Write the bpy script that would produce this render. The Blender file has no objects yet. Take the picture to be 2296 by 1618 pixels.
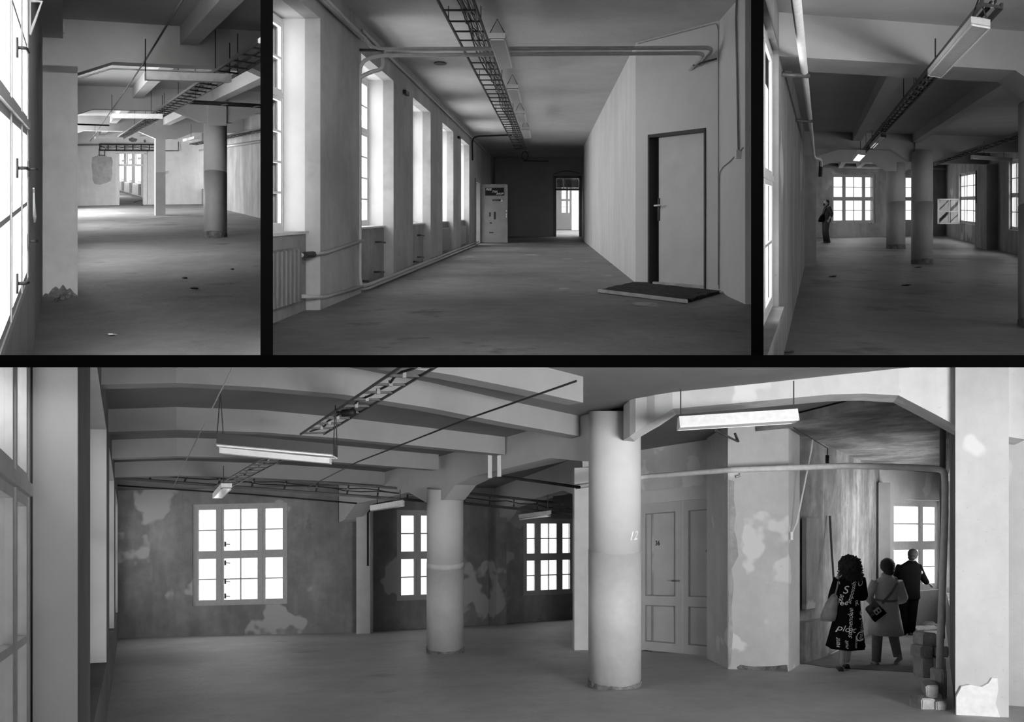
import bpy, bmesh, math, random
from mathutils import Vector, Matrix
random.seed(7)
scene = bpy.context.scene
C = scene.collection

# ------------------------------------------------------------------ camera, sky, exposure
F, CX, CY, IW, IH = 2000.0, 1148.0, 900.0, 2296.0, 1618.0
cam_d = bpy.data.cameras.new('camera'); cam = bpy.data.objects.new('camera', cam_d); C.objects.link(cam)
cam_d.sensor_width = 36.0; cam_d.sensor_fit = 'HORIZONTAL'
cam_d.lens = 36.0 * F / IW
cam_d.shift_y = (CY - IH / 2) / IW
cam_d.clip_start = 0.05; cam_d.clip_end = 500
cam.rotation_euler = (math.pi / 2, 0, 0)
scene.camera = cam
scene.view_settings.view_transform = 'Standard'
scene.view_settings.look = 'None'
scene.view_settings.exposure = 0.0
scene.view_settings.gamma = 1.0
scene.view_settings.use_curve_mapping = False
try:
    scene.cycles.use_denoising = True
    scene.cycles.sample_clamp_indirect = 6.0
    scene.cycles.max_bounces = 6
    scene.cycles.diffuse_bounces = 3
    scene.cycles.glossy_bounces = 2
    scene.cycles.transmission_bounces = 2
    scene.cycles.transparent_max_bounces = 8
    scene.cycles.use_adaptive_sampling = True
    scene.cycles.adaptive_threshold = 0.12
    scene.cycles.adaptive_min_samples = 16
    scene.cycles.caustics_reflective = False
    scene.cycles.caustics_refractive = False
except Exception:
    pass
world = bpy.data.worlds.new('overcast_sky'); scene.world = world
world.use_nodes = True
world.node_tree.nodes['Background'].inputs[0].default_value = (1, 1, 1, 1)
world.node_tree.nodes['Background'].inputs[1].default_value = 1.6

# daylight level behind the windows of each hall (radiance)
DAY = dict(a=6.0, b=5.2, c=2.4, d=3.0)
LOBBY_FILL = 2.2  # strength of the fill added behind the viewer for the corridor

# ------------------------------------------------------------------ halls: pixel <-> place
def pt(x, y, d):
    return Vector((d * (x - CX) / F, d, d * (CY - y) / F))

class Hall:
    """floor plane z = sz*Y + sx_lat*X - hc ; depth axis runs to (vpx, vpy)"""
    def __init__(s, vpx, vpy, hc, tk=0.0, lat=0.0, cut=()):
        s.vpx, s.hc, s.tk, s.lat = vpx, hc, tk, lat
        s.v0 = vpy
        s.sz = (CY - vpy) / F
        s.sx = (vpx - CX) / F
        s.cut = cut
    def hor(s, x): return s.v0 - s.lat * (x - CX)
    def fp(s, x, y, h=0.0):
        d = (s.hc - h) * F / (y - s.hor(x)); return pt(x, y, d)
    def fz(s, X, Y): return s.sz * Y + s.lat * X - s.hc
    def P(s, X, Y, h): return Vector((X, Y, s.fz(X, Y) + h))
    def W(s, u, t, h):
        X = u + s.sx * t; Y = t + s.tk * u
        return s.P(X, Y, h)
    def us(s, p):
        u = (p[0] - s.sx * p[1]) / (1 - s.sx * s.tk); return u, p[1] - s.tk * u
    def u_at(s, x, t):
        k = (x - CX) / F; return (k * t - s.sx * t) / (1 - k * s.tk)
    def t_at(s, x, u):
        k = (x - CX) / F; return (u - k * s.tk * u) / (k - s.sx)
    def h_at(s, y, p):
        x = CX + F * p[0] / p[1]; return s.hc + (s.hor(x) - y) * p[1] / F
    def plan(s, u, t): return Vector((u + s.sx * t, t + s.tk * u))

# dividing planes between the four halls (all vertical fins / one sloping floor slab)
def vplane(x, keep_right):
    n = Vector((1, -(x - CX) / F, 0)); n = n if not keep_right else -n
    return n            # points with n.p > 0 are cut away
def hplane(y, keep_above):
    n = Vector((0, -(CY - y) / F, 1)); n = n if not keep_above else -n
    return n
R1 = Hall(150, 384, 1.60, tk=0.45, cut=(vplane(598, False), hplane(809.5, True)))
R2 = Hall(1232, 479, 1.05, cut=(vplane(598, True), vplane(1698, False), hplane(809.5, True)))
R3 = Hall(1838, 453, 1.65, tk=0.33, cut=(vplane(1698, True), hplane(809.5, True)))
R4 = Hall(286, 1256, 1.65, lat=0.0227, cut=(hplane(809.5, False),))

# ------------------------------------------------------------------ materials
MATS = {}
def g(v): return (v, v, v, 1)
def plain(name, v, rough=0.7, metal=0.0, spec=0.3, var=0.08, scale=14):
    if name in MATS: return MATS[name]
    m = bpy.data.materials.new(name); m.use_nodes = True; MATS[name] = m
    nt = m.node_tree; b = nt.nodes['Principled BSDF']
    tc = nt.nodes.new('ShaderNodeTexCoord'); nz = nt.nodes.new('ShaderNodeTexNoise')
    nz.inputs['Scale'].default_value = scale; nz.inputs['Detail'].default_value = 4
    cr = nt.nodes.new('ShaderNodeValToRGB')
    cr.color_ramp.elements[0].color = g(v * (1 - var)); cr.color_ramp.elements[1].color = g(min(1, v * (1 + var)))
    cr.color_ramp.elements[0].position = 0.3; cr.color_ramp.elements[1].position = 0.7
    nt.links.new(tc.outputs['Object'], nz.inputs['Vector']); nt.links.new(nz.outputs['Fac'], cr.inputs['Fac'])
    nt.links.new(cr.outputs['Color'], b.inputs['Base Color'])
    b.inputs['Roughness'].default_value = rough; b.inputs['Metallic'].default_value = metal
    b.inputs['Specular IOR Level'].default_value = spec
    return m
def plaster(name, v, var=0.14, scale=1.1, streak=0.0, patch=None, patch_at=0.62, patch_scale=0.8, bump=0.12, rough=0.92,
            spec=0.12, dark=None, dark_at=0.66, specks=0.0):
    """mottled plaster / concrete; patch = value of repaired or bare spots; streak = amount of damp runs"""
    m = bpy.data.materials.new(name); m.use_nodes = True; MATS[name] = m
    nt = m.node_tree; N = nt.nodes; L = nt.links; b = N['Principled BSDF']
    tc = N.new('ShaderNodeTexCoord')
    def noise(sc, det=4, rough_=0.6, mapping=None):
        n = N.new('ShaderNodeTexNoise'); n.inputs['Scale'].default_value = sc; n.inputs['Detail'].default_value = det
        n.inputs['Roughness'].default_value = rough_
        if mapping:
            mp = N.new('ShaderNodeMapping'); mp.inputs['Scale'].default_value = mapping
            L.new(tc.outputs['Object'], mp.inputs['Vector']); L.new(mp.outputs['Vector'], n.inputs['Vector'])
        else: L.new(tc.outputs['Object'], n.inputs['Vector'])
        return n
    def ramp(src, p0, c0, p1, c1):
        r = N.new('ShaderNodeValToRGB'); e = r.color_ramp.elements
        e[0].position, e[0].color, e[1].position, e[1].color = p0, g(c0), p1, g(c1)
        L.new(src.outputs['Fac'], r.inputs['Fac']); return r
    def mix(a, bb, fac, mode='MIX'):
        x = N.new('ShaderNodeMix'); x.data_type = 'RGBA'; x.blend_type = mode
        if isinstance(fac, float): x.inputs[0].default_value = fac
        else: L.new(fac, x.inputs[0])
        L.new(a, x.inputs[6])
        if isinstance(bb, float): x.inputs[7].default_value = g(bb)
        else: L.new(bb, x.inputs[7])
        return x.outputs[2]
    n1 = noise(scale); col = ramp(n1, 0.3, v * (1 - var), 0.72, min(1, v * (1 + var))).outputs['Color']
    n2 = noise(scale * 7, 3); f = ramp(n2, 0.35, 1 - var * 0.6, 0.65, 1.0).outputs['Color']
    col = mix(col, f, 1.0, 'MULTIPLY')
    if streak:
        n3 = noise(1.0, 4, 0.6, (1.5, 1.5, 0.3)); s = ramp(n3, 0.42, 1 - streak, 0.62, 1.0).outputs['Color']
        col = mix(col, s, 1.0, 'MULTIPLY')
    if patch is not None:
        n4 = noise(patch_scale, 3, 0.45); fa = ramp(n4, patch_at, 0, patch_at + 0.025, 1).outputs['Color']
        col = mix(col, float(patch), fa)
    if dark is not None:
        n5 = noise(patch_scale * 1.7, 4, 0.6); fa = ramp(n5, dark_at, 0, dark_at + 0.08, 1).outputs['Color']
        col = mix(col, float(dark), fa)
    if specks:
        n6 = noise(26, 2, 0.5); fa = ramp(n6, 0.70, 0, 0.74, specks).outputs['Color']
        col = mix(col, 0.02, fa)
    L.new(col, b.inputs['Base Color'])
    b.inputs['Roughness'].default_value = rough; b.inputs['Specular IOR Level'].default_value = spec
    if bump:
        bp = N.new('ShaderNodeBump'); bp.inputs['Strength'].default_value = bump; bp.inputs['Distance'].default_value = 0.03
        n7 = noise(9, 4, 0.65); L.new(n7.outputs['Fac'], bp.inputs['Height']); L.new(bp.outputs['Normal'], b.inputs['Normal'])
    return m
def emitter(name, v, strength):
    m = plain(name, v); b = m.node_tree.nodes['Principled BSDF']
    b.inputs['Emission Color'].default_value = g(1); b.inputs['Emission Strength'].default_value = strength
    return m
def glass_mat():
    m = bpy.data.materials.new('window_glass'); m.use_nodes = True
    nt = m.node_tree; nt.nodes.clear()
    o = nt.nodes.new('ShaderNodeOutputMaterial'); mx = nt.nodes.new('ShaderNodeMixShader')
    t = nt.nodes.new('ShaderNodeBsdfTransparent'); gl = nt.nodes.new('ShaderNodeBsdfGlossy')
    t.inputs[0].default_value = g(0.96); gl.inputs['Roughness'].default_value = 0.04
    mx.inputs[0].default_value = 0.05
    nt.links.new(t.outputs[0], mx.inputs[1]); nt.links.new(gl.outputs[0], mx.inputs[2]); nt.links.new(mx.outputs[0], o.inputs[0])
    return m
GLASS = glass_mat()
BLACK = plain('black_paint', 0.002, 0.95, spec=0.0, var=0.0)
M_CEIL1 = plaster('ceiling_paint_first_hall', 0.50, 0.08, 0.5)
M_WALL1 = plaster('wall_paint_first_hall', 0.62, 0.12, 0.8, streak=0.12)
M_FAR1 = plaster('bright_wall_paint', 0.74, 0.1, 0.5, streak=0.12, specks=0.2)
M_SIDE1 = plaster('stained_side_wall', 0.36, 0.2, 0.35, streak=0.25, specks=0.25)
M_FLOOR1 = plaster('worn_concrete_floor', 0.27, 0.22, 0.55, bump=0.3, rough=0.62, spec=0.22, dark=0.15, dark_at=0.6, patch_scale=0.5)
M_PATCH = plaster('bare_plaster_patch', 0.42, 0.25, 2.2, bump=0.5)
M_BEAM1 = plaster('beam_paint', 0.60, 0.07, 0.7)
M_COL = plaster('column_upper_paint', 0.62, 0.06, 1.5)
M_COLB = plaster('column_oil_paint', 0.46, 0.1, 1.8, rough=0.55, spec=0.3)
M_DIRT = plaster('crumbling_plaster', 0.2, 0.5, 7, bump=0.8)
M_CEIL2 = plaster('corridor_ceiling_paint', 0.62, 0.1, 0.5, specks=0.5)
M_WALL2 = plaster('corridor_window_wall', 0.44, 0.16, 0.8, streak=0.12, dark=0.32, dark_at=0.62)
M_WHITE2 = plaster('corridor_white_wall', 0.88, 0.06, 0.6, streak=0.08)
M_DOORWALL = plaster('corridor_door_wall', 0.66, 0.05, 0.7)
M_DARK2 = plaster('corridor_end_wall', 0.55, 0.12, 0.5)
M_FLOOR2 = plaster('corridor_concrete', 0.25, 0.25, 0.7, bump=0.35, rough=0.6, spec=0.22, patch=0.42, patch_at=0.70, patch_scale=1.0, dark=0.13, dark_at=0.62)
M_CEIL3 = plaster('ceiling_paint_third_hall', 0.50, 0.12, 0.4)
M_WALL3 = plaster('third_hall_plaster', 0.44, 0.2, 0.6, streak=0.25, patch=0.62, patch_at=0.63, patch_scale=0.45, specks=0.2)
M_BEAM3 = plaster('third_hall_beam_paint', 0.52, 0.08, 0.5)
M_FLOOR3 = plaster('third_hall_concrete', 0.30, 0.25, 0.5, bump=0.3, rough=0.5, spec=0.3, dark=0.17, dark_at=0.58, patch_scale=0.4)
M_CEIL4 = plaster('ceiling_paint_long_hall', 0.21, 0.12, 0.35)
M_WALL4 = plaster('long_hall_plaster', 0.30, 0.25, 0.7, streak=0.25, patch=0.42, patch_at=0.60, patch_scale=0.9, dark=0.16, dark_at=0.64)
M_BRIGHT4 = plaster('whitewashed_plaster', 0.66, 0.1, 0.8, streak=0.08, patch=0.76, patch_at=0.62, patch_scale=1.3, specks=0.12)
M_PASS4 = plaster('stained_passage_plaster', 0.42, 0.35, 1.0, streak=0.45, dark=0.2, dark_at=0.6)
M_FLOOR4 = plaster('long_hall_concrete', 0.50, 0.16, 0.5, bump=0.25, rough=0.6, spec=0.2, dark=0.34, dark_at=0.64, patch_scale=0.5)
M_BEAM4 = plaster('long_hall_beam_paint', 0.60, 0.06, 0.6)
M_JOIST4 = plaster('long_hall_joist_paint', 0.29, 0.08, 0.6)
M_SHADED4 = plaster('shade_painted_wall', 0.13, 0.2, 0.8)  # wall colour darkened to hold the shade on the wall faces
M_LITJAMB4 = plaster('light_painted_jamb', 0.45, 0.06, 0.9)  # lit copy of that wall, for linings added on the jambs
M_REVEAL = plaster('window_reveal_plaster', 0.72, 0.06, 0.9)
M_FRAME = plain('white_window_paint', 0.68, 0.5)
M_FRAMEG = plain('grey_window_paint', 0.42, 0.55)
M_METAL = plain('grey_metal', 0.22, 0.45, 0.3)
M_DARKM = plain('dark_metal', 0.035, 0.5)
M_TRAY = plain('cable_tray_steel', 0.06, 0.5)
M_CABLE = plain('black_cable', 0.02, 0.6)
M_CABLEW = plain('grey_cable', 0.30, 0.6)
M_PIPE = plain('grey_pipe_paint', 0.42, 0.4, spec=0.4)
M_PIPEW = plain('white_pipe_paint', 0.78, 0.35, spec=0.4)
M_LAMP = plain('lamp_enamel', 0.62, 0.4)
M_LAMPW = plain('lamp_enamel_white', 0.85, 0.35)
M_DIFF = plain('lamp_diffuser', 0.55, 0.3)
M_TUBE = plain('fluorescent_tube', 0.9, 0.2)
M_EMIT = emitter('emissive_diffuser', 0.9, 1.6)  # white diffuser with some emission of its own
M_DOOR = plain('grey_door_paint', 0.55, 0.5, spec=0.25, var=0.06, scale=3)
M_DOORL = plain('light_door_paint', 0.62, 0.5, var=0.06, scale=3)
M_DOORW = plain('brown_door_paint', 0.26, 0.5, var=0.1, scale=4)
M_WOOD = plain('pale_wood', 0.45, 0.7, var=0.25, scale=5)
M_MAT = plaster('coarse_doormat', 0.07, 0.5, 14, bump=1.0)
M_WHITE = plain('white_lettering', 0.85, 0.6)
M_INK = plain('black_lettering', 0.01, 0.6)
M_BRICK = plaster('mortar_smeared_brick', 0.46, 0.3, 6, bump=0.8)
M_SILL_SHADE = plaster('sill_shade_plaster', 0.34, 0.2, 1.2, streak=0.15)  # colour darkened to stand for the shade below the corridor sills
M_RAD = plain('radiator_enamel', 0.17, 0.45)

# ------------------------------------------------------------------ mesh helpers
def newbm(): return bmesh.new()
def cut_to(bm, hall):
    if hall is None: return
    for n in hall.cut:
        if not any(n.dot(v.co) > 1e-6 for v in bm.verts): continue
        r = bmesh.ops.bisect_plane(bm, geom=bm.verts[:] + bm.edges[:] + bm.faces[:], plane_co=(0, 0, 0), plane_no=n, clear_outer=True, dist=1e-6)
        ed = [e for e in r['geom_cut'] if isinstance(e, bmesh.types.BMEdge) and e.is_valid and e.is_boundary]
        if ed:
            try: bmesh.ops.edgeloop_fill(bm, edges=ed)
            except Exception:
                try: bmesh.ops.holes_fill(bm, edges=ed)
                except Exception: pass
def obj(name, bm, mat, parent=None, hall=None, smooth=False, kind=None, label=None, cat=None, group=None):
    cut_to(bm, hall)
    if not bm.verts:
        bm.free(); return None
    bmesh.ops.recalc_face_normals(bm, faces=bm.faces[:])
    off = Vector()
    q = parent
    while q is not None:
        off += q.location; q = q.parent
    if off.length:
        for v in bm.verts: v.co -= off
    me = bpy.data.meshes.new(name); bm.to_mesh(me); bm.free()
    if smooth:
        for p in me.polygons: p.use_smooth = True
    me.materials.append(mat)
    o = bpy.data.objects.new(name, me); C.objects.link(o)
    if parent is not None: o.parent = parent
    tag(o, label, cat, group, kind)
    return o
def tag(o, label=None, cat=None, group=None, kind=None):
    if o is None: return None
    if label: o['label'] = label
    if cat: o['category'] = cat
    if group: o['group'] = group
    if kind: o['kind'] = kind
    return o
def thing(name, loc, label=None, cat=None, group=None, kind=None):
    o = bpy.data.objects.new(name, None); C.objects.link(o); o.location = loc
    o.empty_display_size = 0.1
    tag(o, label, cat, group, kind); return o
def hexa(bm, c8):
    """8 corners: bottom 4 (loop) then top 4"""
    v = [bm.verts.new(p) for p in c8]
    for f in ((3, 2, 1, 0), (4, 5, 6, 7), (0, 1, 5, 4), (1, 2, 6, 5), (2, 3, 7, 6), (3, 0, 4, 7)):
        bm.faces.new([v[i] for i in f])
    return bm
def prism(bm, poly, vec):
    a = [bm.verts.new(p) for p in poly]; b = [bm.verts.new(Vector(p) + vec) for p in poly]
    bm.faces.new(a); bm.faces.new(b[::-1]); n = len(a)
    for i in range(n): bm.faces.new((a[i], a[(i + 1) % n], b[(i + 1) % n], b[i]))
    return bm
def pbox(bm, hall, A, B, n, n0, n1, h0, h1):
    """box along plan line A->B, between normal offsets n0..n1, heights h0..h1 above the floor"""
    A = Vector(A[:2]); B = Vector(B[:2]); n = Vector(n)
    q = [A + n * n0, B + n * n0, B + n * n1, A + n * n1]
    return hexa(bm, [hall.P(p.x, p.y, h0) for p in q] + [hall.P(p.x, p.y, h1) for p in q])
def tube(bm, pts, r, seg=8, radii=None, cap=True):
    pts = [Vector(p) for p in pts]; rings = []
    up = None
    for i, p in enumerate(pts):
        if i == 0: d = pts[1] - p
        elif i == len(pts) - 1: d = p - pts[i - 1]
        else: d = (pts[i + 1] - p).normalized() + (p - pts[i - 1]).normalized()
        d = d.normalized() if d.length > 1e-9 else Vector((0, 0, 1))
        if up is None:
            up = Vector((0, 0, 1)) if abs(d.z) < 0.9 else Vector((1, 0, 0))
        a = up - d * up.dot(d)
        if a.length < 1e-4: a = Vector((1, 0, 0)) - d * d.x
        a.normalize(); b = d.cross(a); up = a
        rr = radii[i] if radii else r
        rings.append([bm.verts.new(p + (a * math.cos(t) + b * math.sin(t)) * rr) for t in [2 * math.pi * k / seg for k in range(seg)]])
    for i in range(len(rings) - 1):
        for k in range(seg):
            bm.faces.new((rings[i][k], rings[i][(k + 1) % seg], rings[i + 1][(k + 1) % seg], rings[i + 1][k]))
    if cap:
        bm.faces.new(rings[0][::-1]); bm.faces.new(rings[-1])
    return bm
def fillet(pts, r, n=5):
    pts = [Vector(p) for p in pts]; out = [pts[0]]
    for i in range(1, len(pts) - 1):
        p = pts[i]; a = (pts[i - 1] - p); b = (pts[i + 1] - p)
        ra = min(r, a.length * 0.45); rb = min(r, b.length * 0.45)
        p0 = p + a.normalized() * ra; p1 = p + b.normalized() * rb
        for k in range(n + 1):
            t = k / n; out.append(p0 * (1 - t) ** 2 + p * 2 * t * (1 - t) + p1 * t * t)
    out.append(pts[-1]); return out
def obox(bm, A, B, side, w, up, hgt):
    """bar from A to B (bottom centre line), width w along side, height hgt along up"""
    s = Vector(side).normalized() * (w / 2); u = Vector(up).normalized() * hgt
    A = Vector(A); B = Vector(B)
    return hexa(bm, [A - s, B - s, B + s, A + s, A - s + u, B - s + u, B + s + u, A + s + u])
Z = Vector((0, 0, 1))
def perp(d):
    d = Vector(d[:2]).normalized(); return Vector((-d.y, d.x))
def v2(p): return Vector((p[0], p[1]))

def wall(name, hall, A, B, out, thick, h0, h1, holes=(), mat=None, label=None):
    """wall from A to B in plan, thickness towards `out` side; holes (s0,s1,h0,h1) in metres along A->B"""
    A = v2(A); B = v2(B); L = (B - A).length; d = (B - A) / L; n = Vector(out).normalized() * thick
    ss = sorted(set([0, L] + [max(0, min(L, q)) for hh in holes for q in hh[:2]]))
    hs = sorted(set([h0, h1] + [max(h0, min(h1, q)) for hh in holes for q in hh[2:4]]))
    bm = newbm(); vc = {}
    def vert(i, j, k):
        if (i, j, k) not in vc:
            p = A + d * ss[i] + n * k; vc[(i, j, k)] = bm.verts.new(hall.P(p.x, p.y, hs[j]))
        return vc[(i, j, k)]
    def solid(i, j):
        if i < 0 or j < 0 or i >= len(ss) - 1 or j >= len(hs) - 1: return False
        cs = (ss[i] + ss[i + 1]) / 2; ch = (hs[j] + hs[j + 1]) / 2
        return not any(q[0] < cs < q[1] and q[2] < ch < q[3] for q in holes)
    for i in range(len(ss) - 1):
        for j in range(len(hs) - 1):
            if not solid(i, j): continue
            for k in (0, 1): bm.faces.new((vert(i, j, k), vert(i + 1, j, k), vert(i + 1, j + 1, k), vert(i, j + 1, k)))
            if not solid(i - 1, j): bm.faces.new((vert(i, j, 0), vert(i, j, 1), vert(i, j + 1, 1), vert(i, j + 1, 0)))
            if not solid(i + 1, j): bm.faces.new((vert(i + 1, j, 0), vert(i + 1, j, 1), vert(i + 1, j + 1, 1), vert(i + 1, j + 1, 0)))
            if not solid(i, j - 1): bm.faces.new((vert(i, j, 0), vert(i, j, 1), vert(i + 1, j, 1), vert(i + 1, j, 0)))
            if not solid(i, j + 1): bm.faces.new((vert(i, j + 1, 0), vert(i, j + 1, 1), vert(i + 1, j + 1, 1), vert(i + 1, j + 1, 0)))
    return obj(name, bm, mat, hall=hall, kind='structure', label=label)
def slab(name, hall, poly, h, t, mat, label=None):
    bm = newbm(); prism(bm, [hall.P(p[0], p[1], h) for p in poly], Vector((0, 0, t)))
    return obj(name, bm, mat, hall=hall, kind='structure', label=label)

def daylight_or_fill(hall, A, B, h0, h1, n, off, rad, grow=0.12, aim=None, spread=None):
    """daylight standing in a window opening: plan line A->B, facing the room along n"""
    A = v2(A); B = v2(B); n = Vector(n).normalized()
    A2 = A - n * off; B2 = B - n * off
    rise = abs(hall.fz(B2.x, B2.y) - hall.fz(A2.x, A2.y))
    if rise > 0.3 and aim is None:          # the wall climbs with the floor: step the daylight in upright strips
        k = max(2, min(3, int(round(rise / 0.25)))); o = None
        g_ = (B - A) * (grow / 2); A = A - g_; B = B + g_
        for i in range(k):
            P, Q = A + (B - A) * (i / k), A + (B - A) * ((i + 1) / k)
            P2, Q2 = P - n * off, Q - n * off; dd = (Q2 - P2)
            ld = bpy.data.lights.new('daylight_or_fill', 'AREA'); ld.shape = 'RECTANGLE'
            ld.size = dd.length; ld.size_y = (h1 - h0) * (1 + grow)
            ld.energy = rad * math.pi * ld.size * ld.size_y
            o = bpy.data.objects.new('daylight_or_fill', ld); C.objects.link(o)
            x = Vector((dd.x, dd.y, 0)).normalized(); zz = Vector((-n.x, -n.y, 0)); zz = (zz - x * zz.dot(x)).normalized()
            m = Matrix((x, zz.cross(x), zz)).transposed().to_4x4(); mid = (P2 + Q2) / 2
            m.translation = hall.P(mid.x, mid.y, (h0 + h1) / 2); o.matrix_world = m
        return o
    a = hall.P(A2.x, A2.y, (h0 + h1) / 2); b = hall.P(B2.x, B2.y, (h0 + h1) / 2)
    x = (b - a); ln = x.length; x.normalize()
    zz = Vector((-n.x, -n.y, 0))
    zz = (zz - x * zz.dot(x)).normalized(); y = zz.cross(x)
    ld = bpy.data.lights.new('daylight_or_fill', 'AREA'); ld.shape = 'RECTANGLE'
    ld.size = ln * (1 + grow); ld.size_y = (h1 - h0) * (1 + grow)
    ld.energy = rad * math.pi * ld.size * ld.size_y
    o = bpy.data.objects.new('daylight_or_fill', ld); C.objects.link(o)
    m = Matrix((x, y, zz)).transposed().to_4x4()
    if aim is not None: m = Vector(aim).to_track_quat('-Z', 'Y').to_matrix().to_4x4()
    if spread: ld.spread = math.radians(spread)
    m.translation = (a + b) / 2
    o.matrix_world = m
    return o

WIN = [0]; DOORN = [0]
def window(hall, A, B, n, h0, h1, cols, rows, rad, label, fr=0.06, sash=0.045, bar=0.025, mat=None, handles=(), hall_cut=True,
           light=True, off=0.1, open_col=None, depth=0.07, grow=0.12):
    """window in plan line A->B; n = inward normal; cols [(weight,panes)], rows bottom->top [(weight,panes)]"""
    WIN[0] += 1
    mat = mat or M_FRAME
    A = v2(A); B = v2(B); L = (B - A).length; d = (B - A) / L; n = Vector(n).normalized()
    hc_ = hall if hall_cut else None
    c = A + d * (L / 2)
    root = thing('window_%d' % WIN[0], hall.P(c.x, c.y, h0), label, 'window', kind='structure')
    H = h1 - h0
    def seg(a0, a1, b0, b1, n0=-depth, n1=0.0, bm=None):
        bm = bm or newbm()
        return pbox(bm, hall, A + d * a0, A + d * a1, n, n0, n1, b0, b1)
    f = newbm()
    seg(0, L, h0, h0 + fr, bm=f); seg(0, L, h1 - fr, h1, bm=f); seg(0, fr, h0 + fr, h1 - fr, bm=f); seg(L - fr, L, h0 + fr, h1 - fr, bm=f)
    wc = sum(q[0] for q in cols); wr = sum(q[0] for q in rows)
    iw = L - 2 * fr; ih = H - 2 * fr
    xs = [fr]; ys = [h0 + fr]
    for q in cols: xs.append(xs[-1] + iw * q[0] / wc)
    for q in rows: ys.append(ys[-1] + ih * q[0] / wr)
    for x in xs[1:-1]: seg(x - fr * 0.45, x + fr * 0.45, h0 + fr, h1 - fr, bm=f)
    for y in ys[1:-1]: seg(fr, L - fr, y - fr * 0.5, y + fr * 0.5, n1=0.015, bm=f)
    obj('frame', f, mat, root, hc_)
    for i, cq in enumerate(cols):
        for j, rq in enumerate(rows):
            x0, x1, y0, y1 = xs[i], xs[i + 1], ys[j], ys[j + 1]
            e = fr * 0.46
            if i: x0 += e
            if i < len(cols) - 1: x1 -= e
            if j: y0 += e
            if j < len(rows) - 1: y1 -= e
            s = newbm()
            D0, D1 = -depth * 0.8, -depth * 0.1
            seg(x0, x1, y0, y0 + sash, D0, D1, s); seg(x0, x1, y1 - sash, y1, D0, D1, s)
            seg(x0, x0 + sash, y0 + sash, y1 - sash, D0, D1, s); seg(x1 - sash, x1, y0 + sash, y1 - sash, D0, D1, s)
            so = obj('sash', s, mat, root, hc_)
            if so is None: continue
            px0, px1, py0, py1 = x0 + sash, x1 - sash, y0 + sash, y1 - sash
            for k in range(1, cq[1]):
                xx = px0 + (px1 - px0) * k / cq[1]
                obj('glazing_bar', seg(xx - bar / 2, xx + bar / 2, py0, py1, D0 * 0.8, D1), mat, so, hc_)
            for k in range(1, rq[1]):
                yy = py0 + (py1 - py0) * k / rq[1]
                obj('glazing_bar', seg(px0, px1, yy - bar / 2, yy + bar / 2, D0 * 0.8, D1), mat, so, hc_)
            for a in range(cq[1]):
                for b in range(rq[1]):
                    q0 = px0 + (px1 - px0) * a / cq[1]; q1 = px0 + (px1 - px0) * (a + 1) / cq[1]
                    r0 = py0 + (py1 - py0) * b / rq[1]; r1 = py0 + (py1 - py0) * (b + 1) / rq[1]
                    obj('pane', seg(q0 + 0.002, q1 - 0.002, r0 + 0.002, r1 - 0.002, -depth * 0.5 - 0.004, -depth * 0.5), GLASS, so, hc_)
    for (fx, hh) in handles:
        b = newbm(); p = A + d * (L * fx)
        q = lambda nn, h, s=0.0: hall.P(*(p + n * nn + d * s), h)
        pbox(b, hall, p - d * 0.02, p + d * 0.02, n, 0, 0.012, hh - 0.06, hh + 0.06)
        tube(b, fillet([q(0.0, hh), q(0.05, hh), q(0.055, hh, 0.02), q(0.06, hh - 0.01, 0.13)], 0.02), 0.010, 6)
        obj('handle', b, M_DARKM, root, hc_, smooth=True)
    if light: daylight_or_fill(hall, A, B, h0, h1, n, off, rad, grow)
    return root

def column(name, hall, c, r, ring, top, label, upper=None, lower=None, seg=40):
    root = thing(name, hall.P(c[0], c[1], 0), label, 'column')
    def cyl(h0, h1, rr, bottom=None):
        bm = newbm(); a = []; b = []
        for k in range(seg):
            t = 2 * math.pi * k / seg; X = c[0] + rr * math.cos(t); Y = c[1] + rr * math.sin(t)
            a.append(bm.verts.new(hall.P(X, Y, h0) if h0 <= 0.2 else hall.P(c[0], c[1], h0) + Vector((X - c[0], Y - c[1], 0))))
            b.append(bm.verts.new(hall.P(c[0], c[1], h1) + Vector((X - c[0], Y - c[1], 0))))
        for k in range(seg): bm.faces.new((a[k], a[(k + 1) % seg], b[(k + 1) % seg], b[k]))
        bm.faces.new(a[::-1]); bm.faces.new(b)
        return bm
    for nm, bm, mt in (('painted_base', cyl(0.0, ring, r * 1.012), lower or M_COLB), ('shaft', cyl(ring, top, r), upper or M_COL)):
        o = obj(nm, bm, mt, root, hall)
        if o:
            for p in o.data.polygons: p.use_smooth = len(p.vertices) == 4
    b = cyl(0.0, 0.1, r * 1.03)
    for v in b.verts:
        v.co += Vector((random.uniform(-1, 1), random.uniform(-1, 1), random.uniform(-1, 1))) * r * 0.02
    obj('crumbled_foot', b, M_DIRT, root, hall)
    return root

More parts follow.
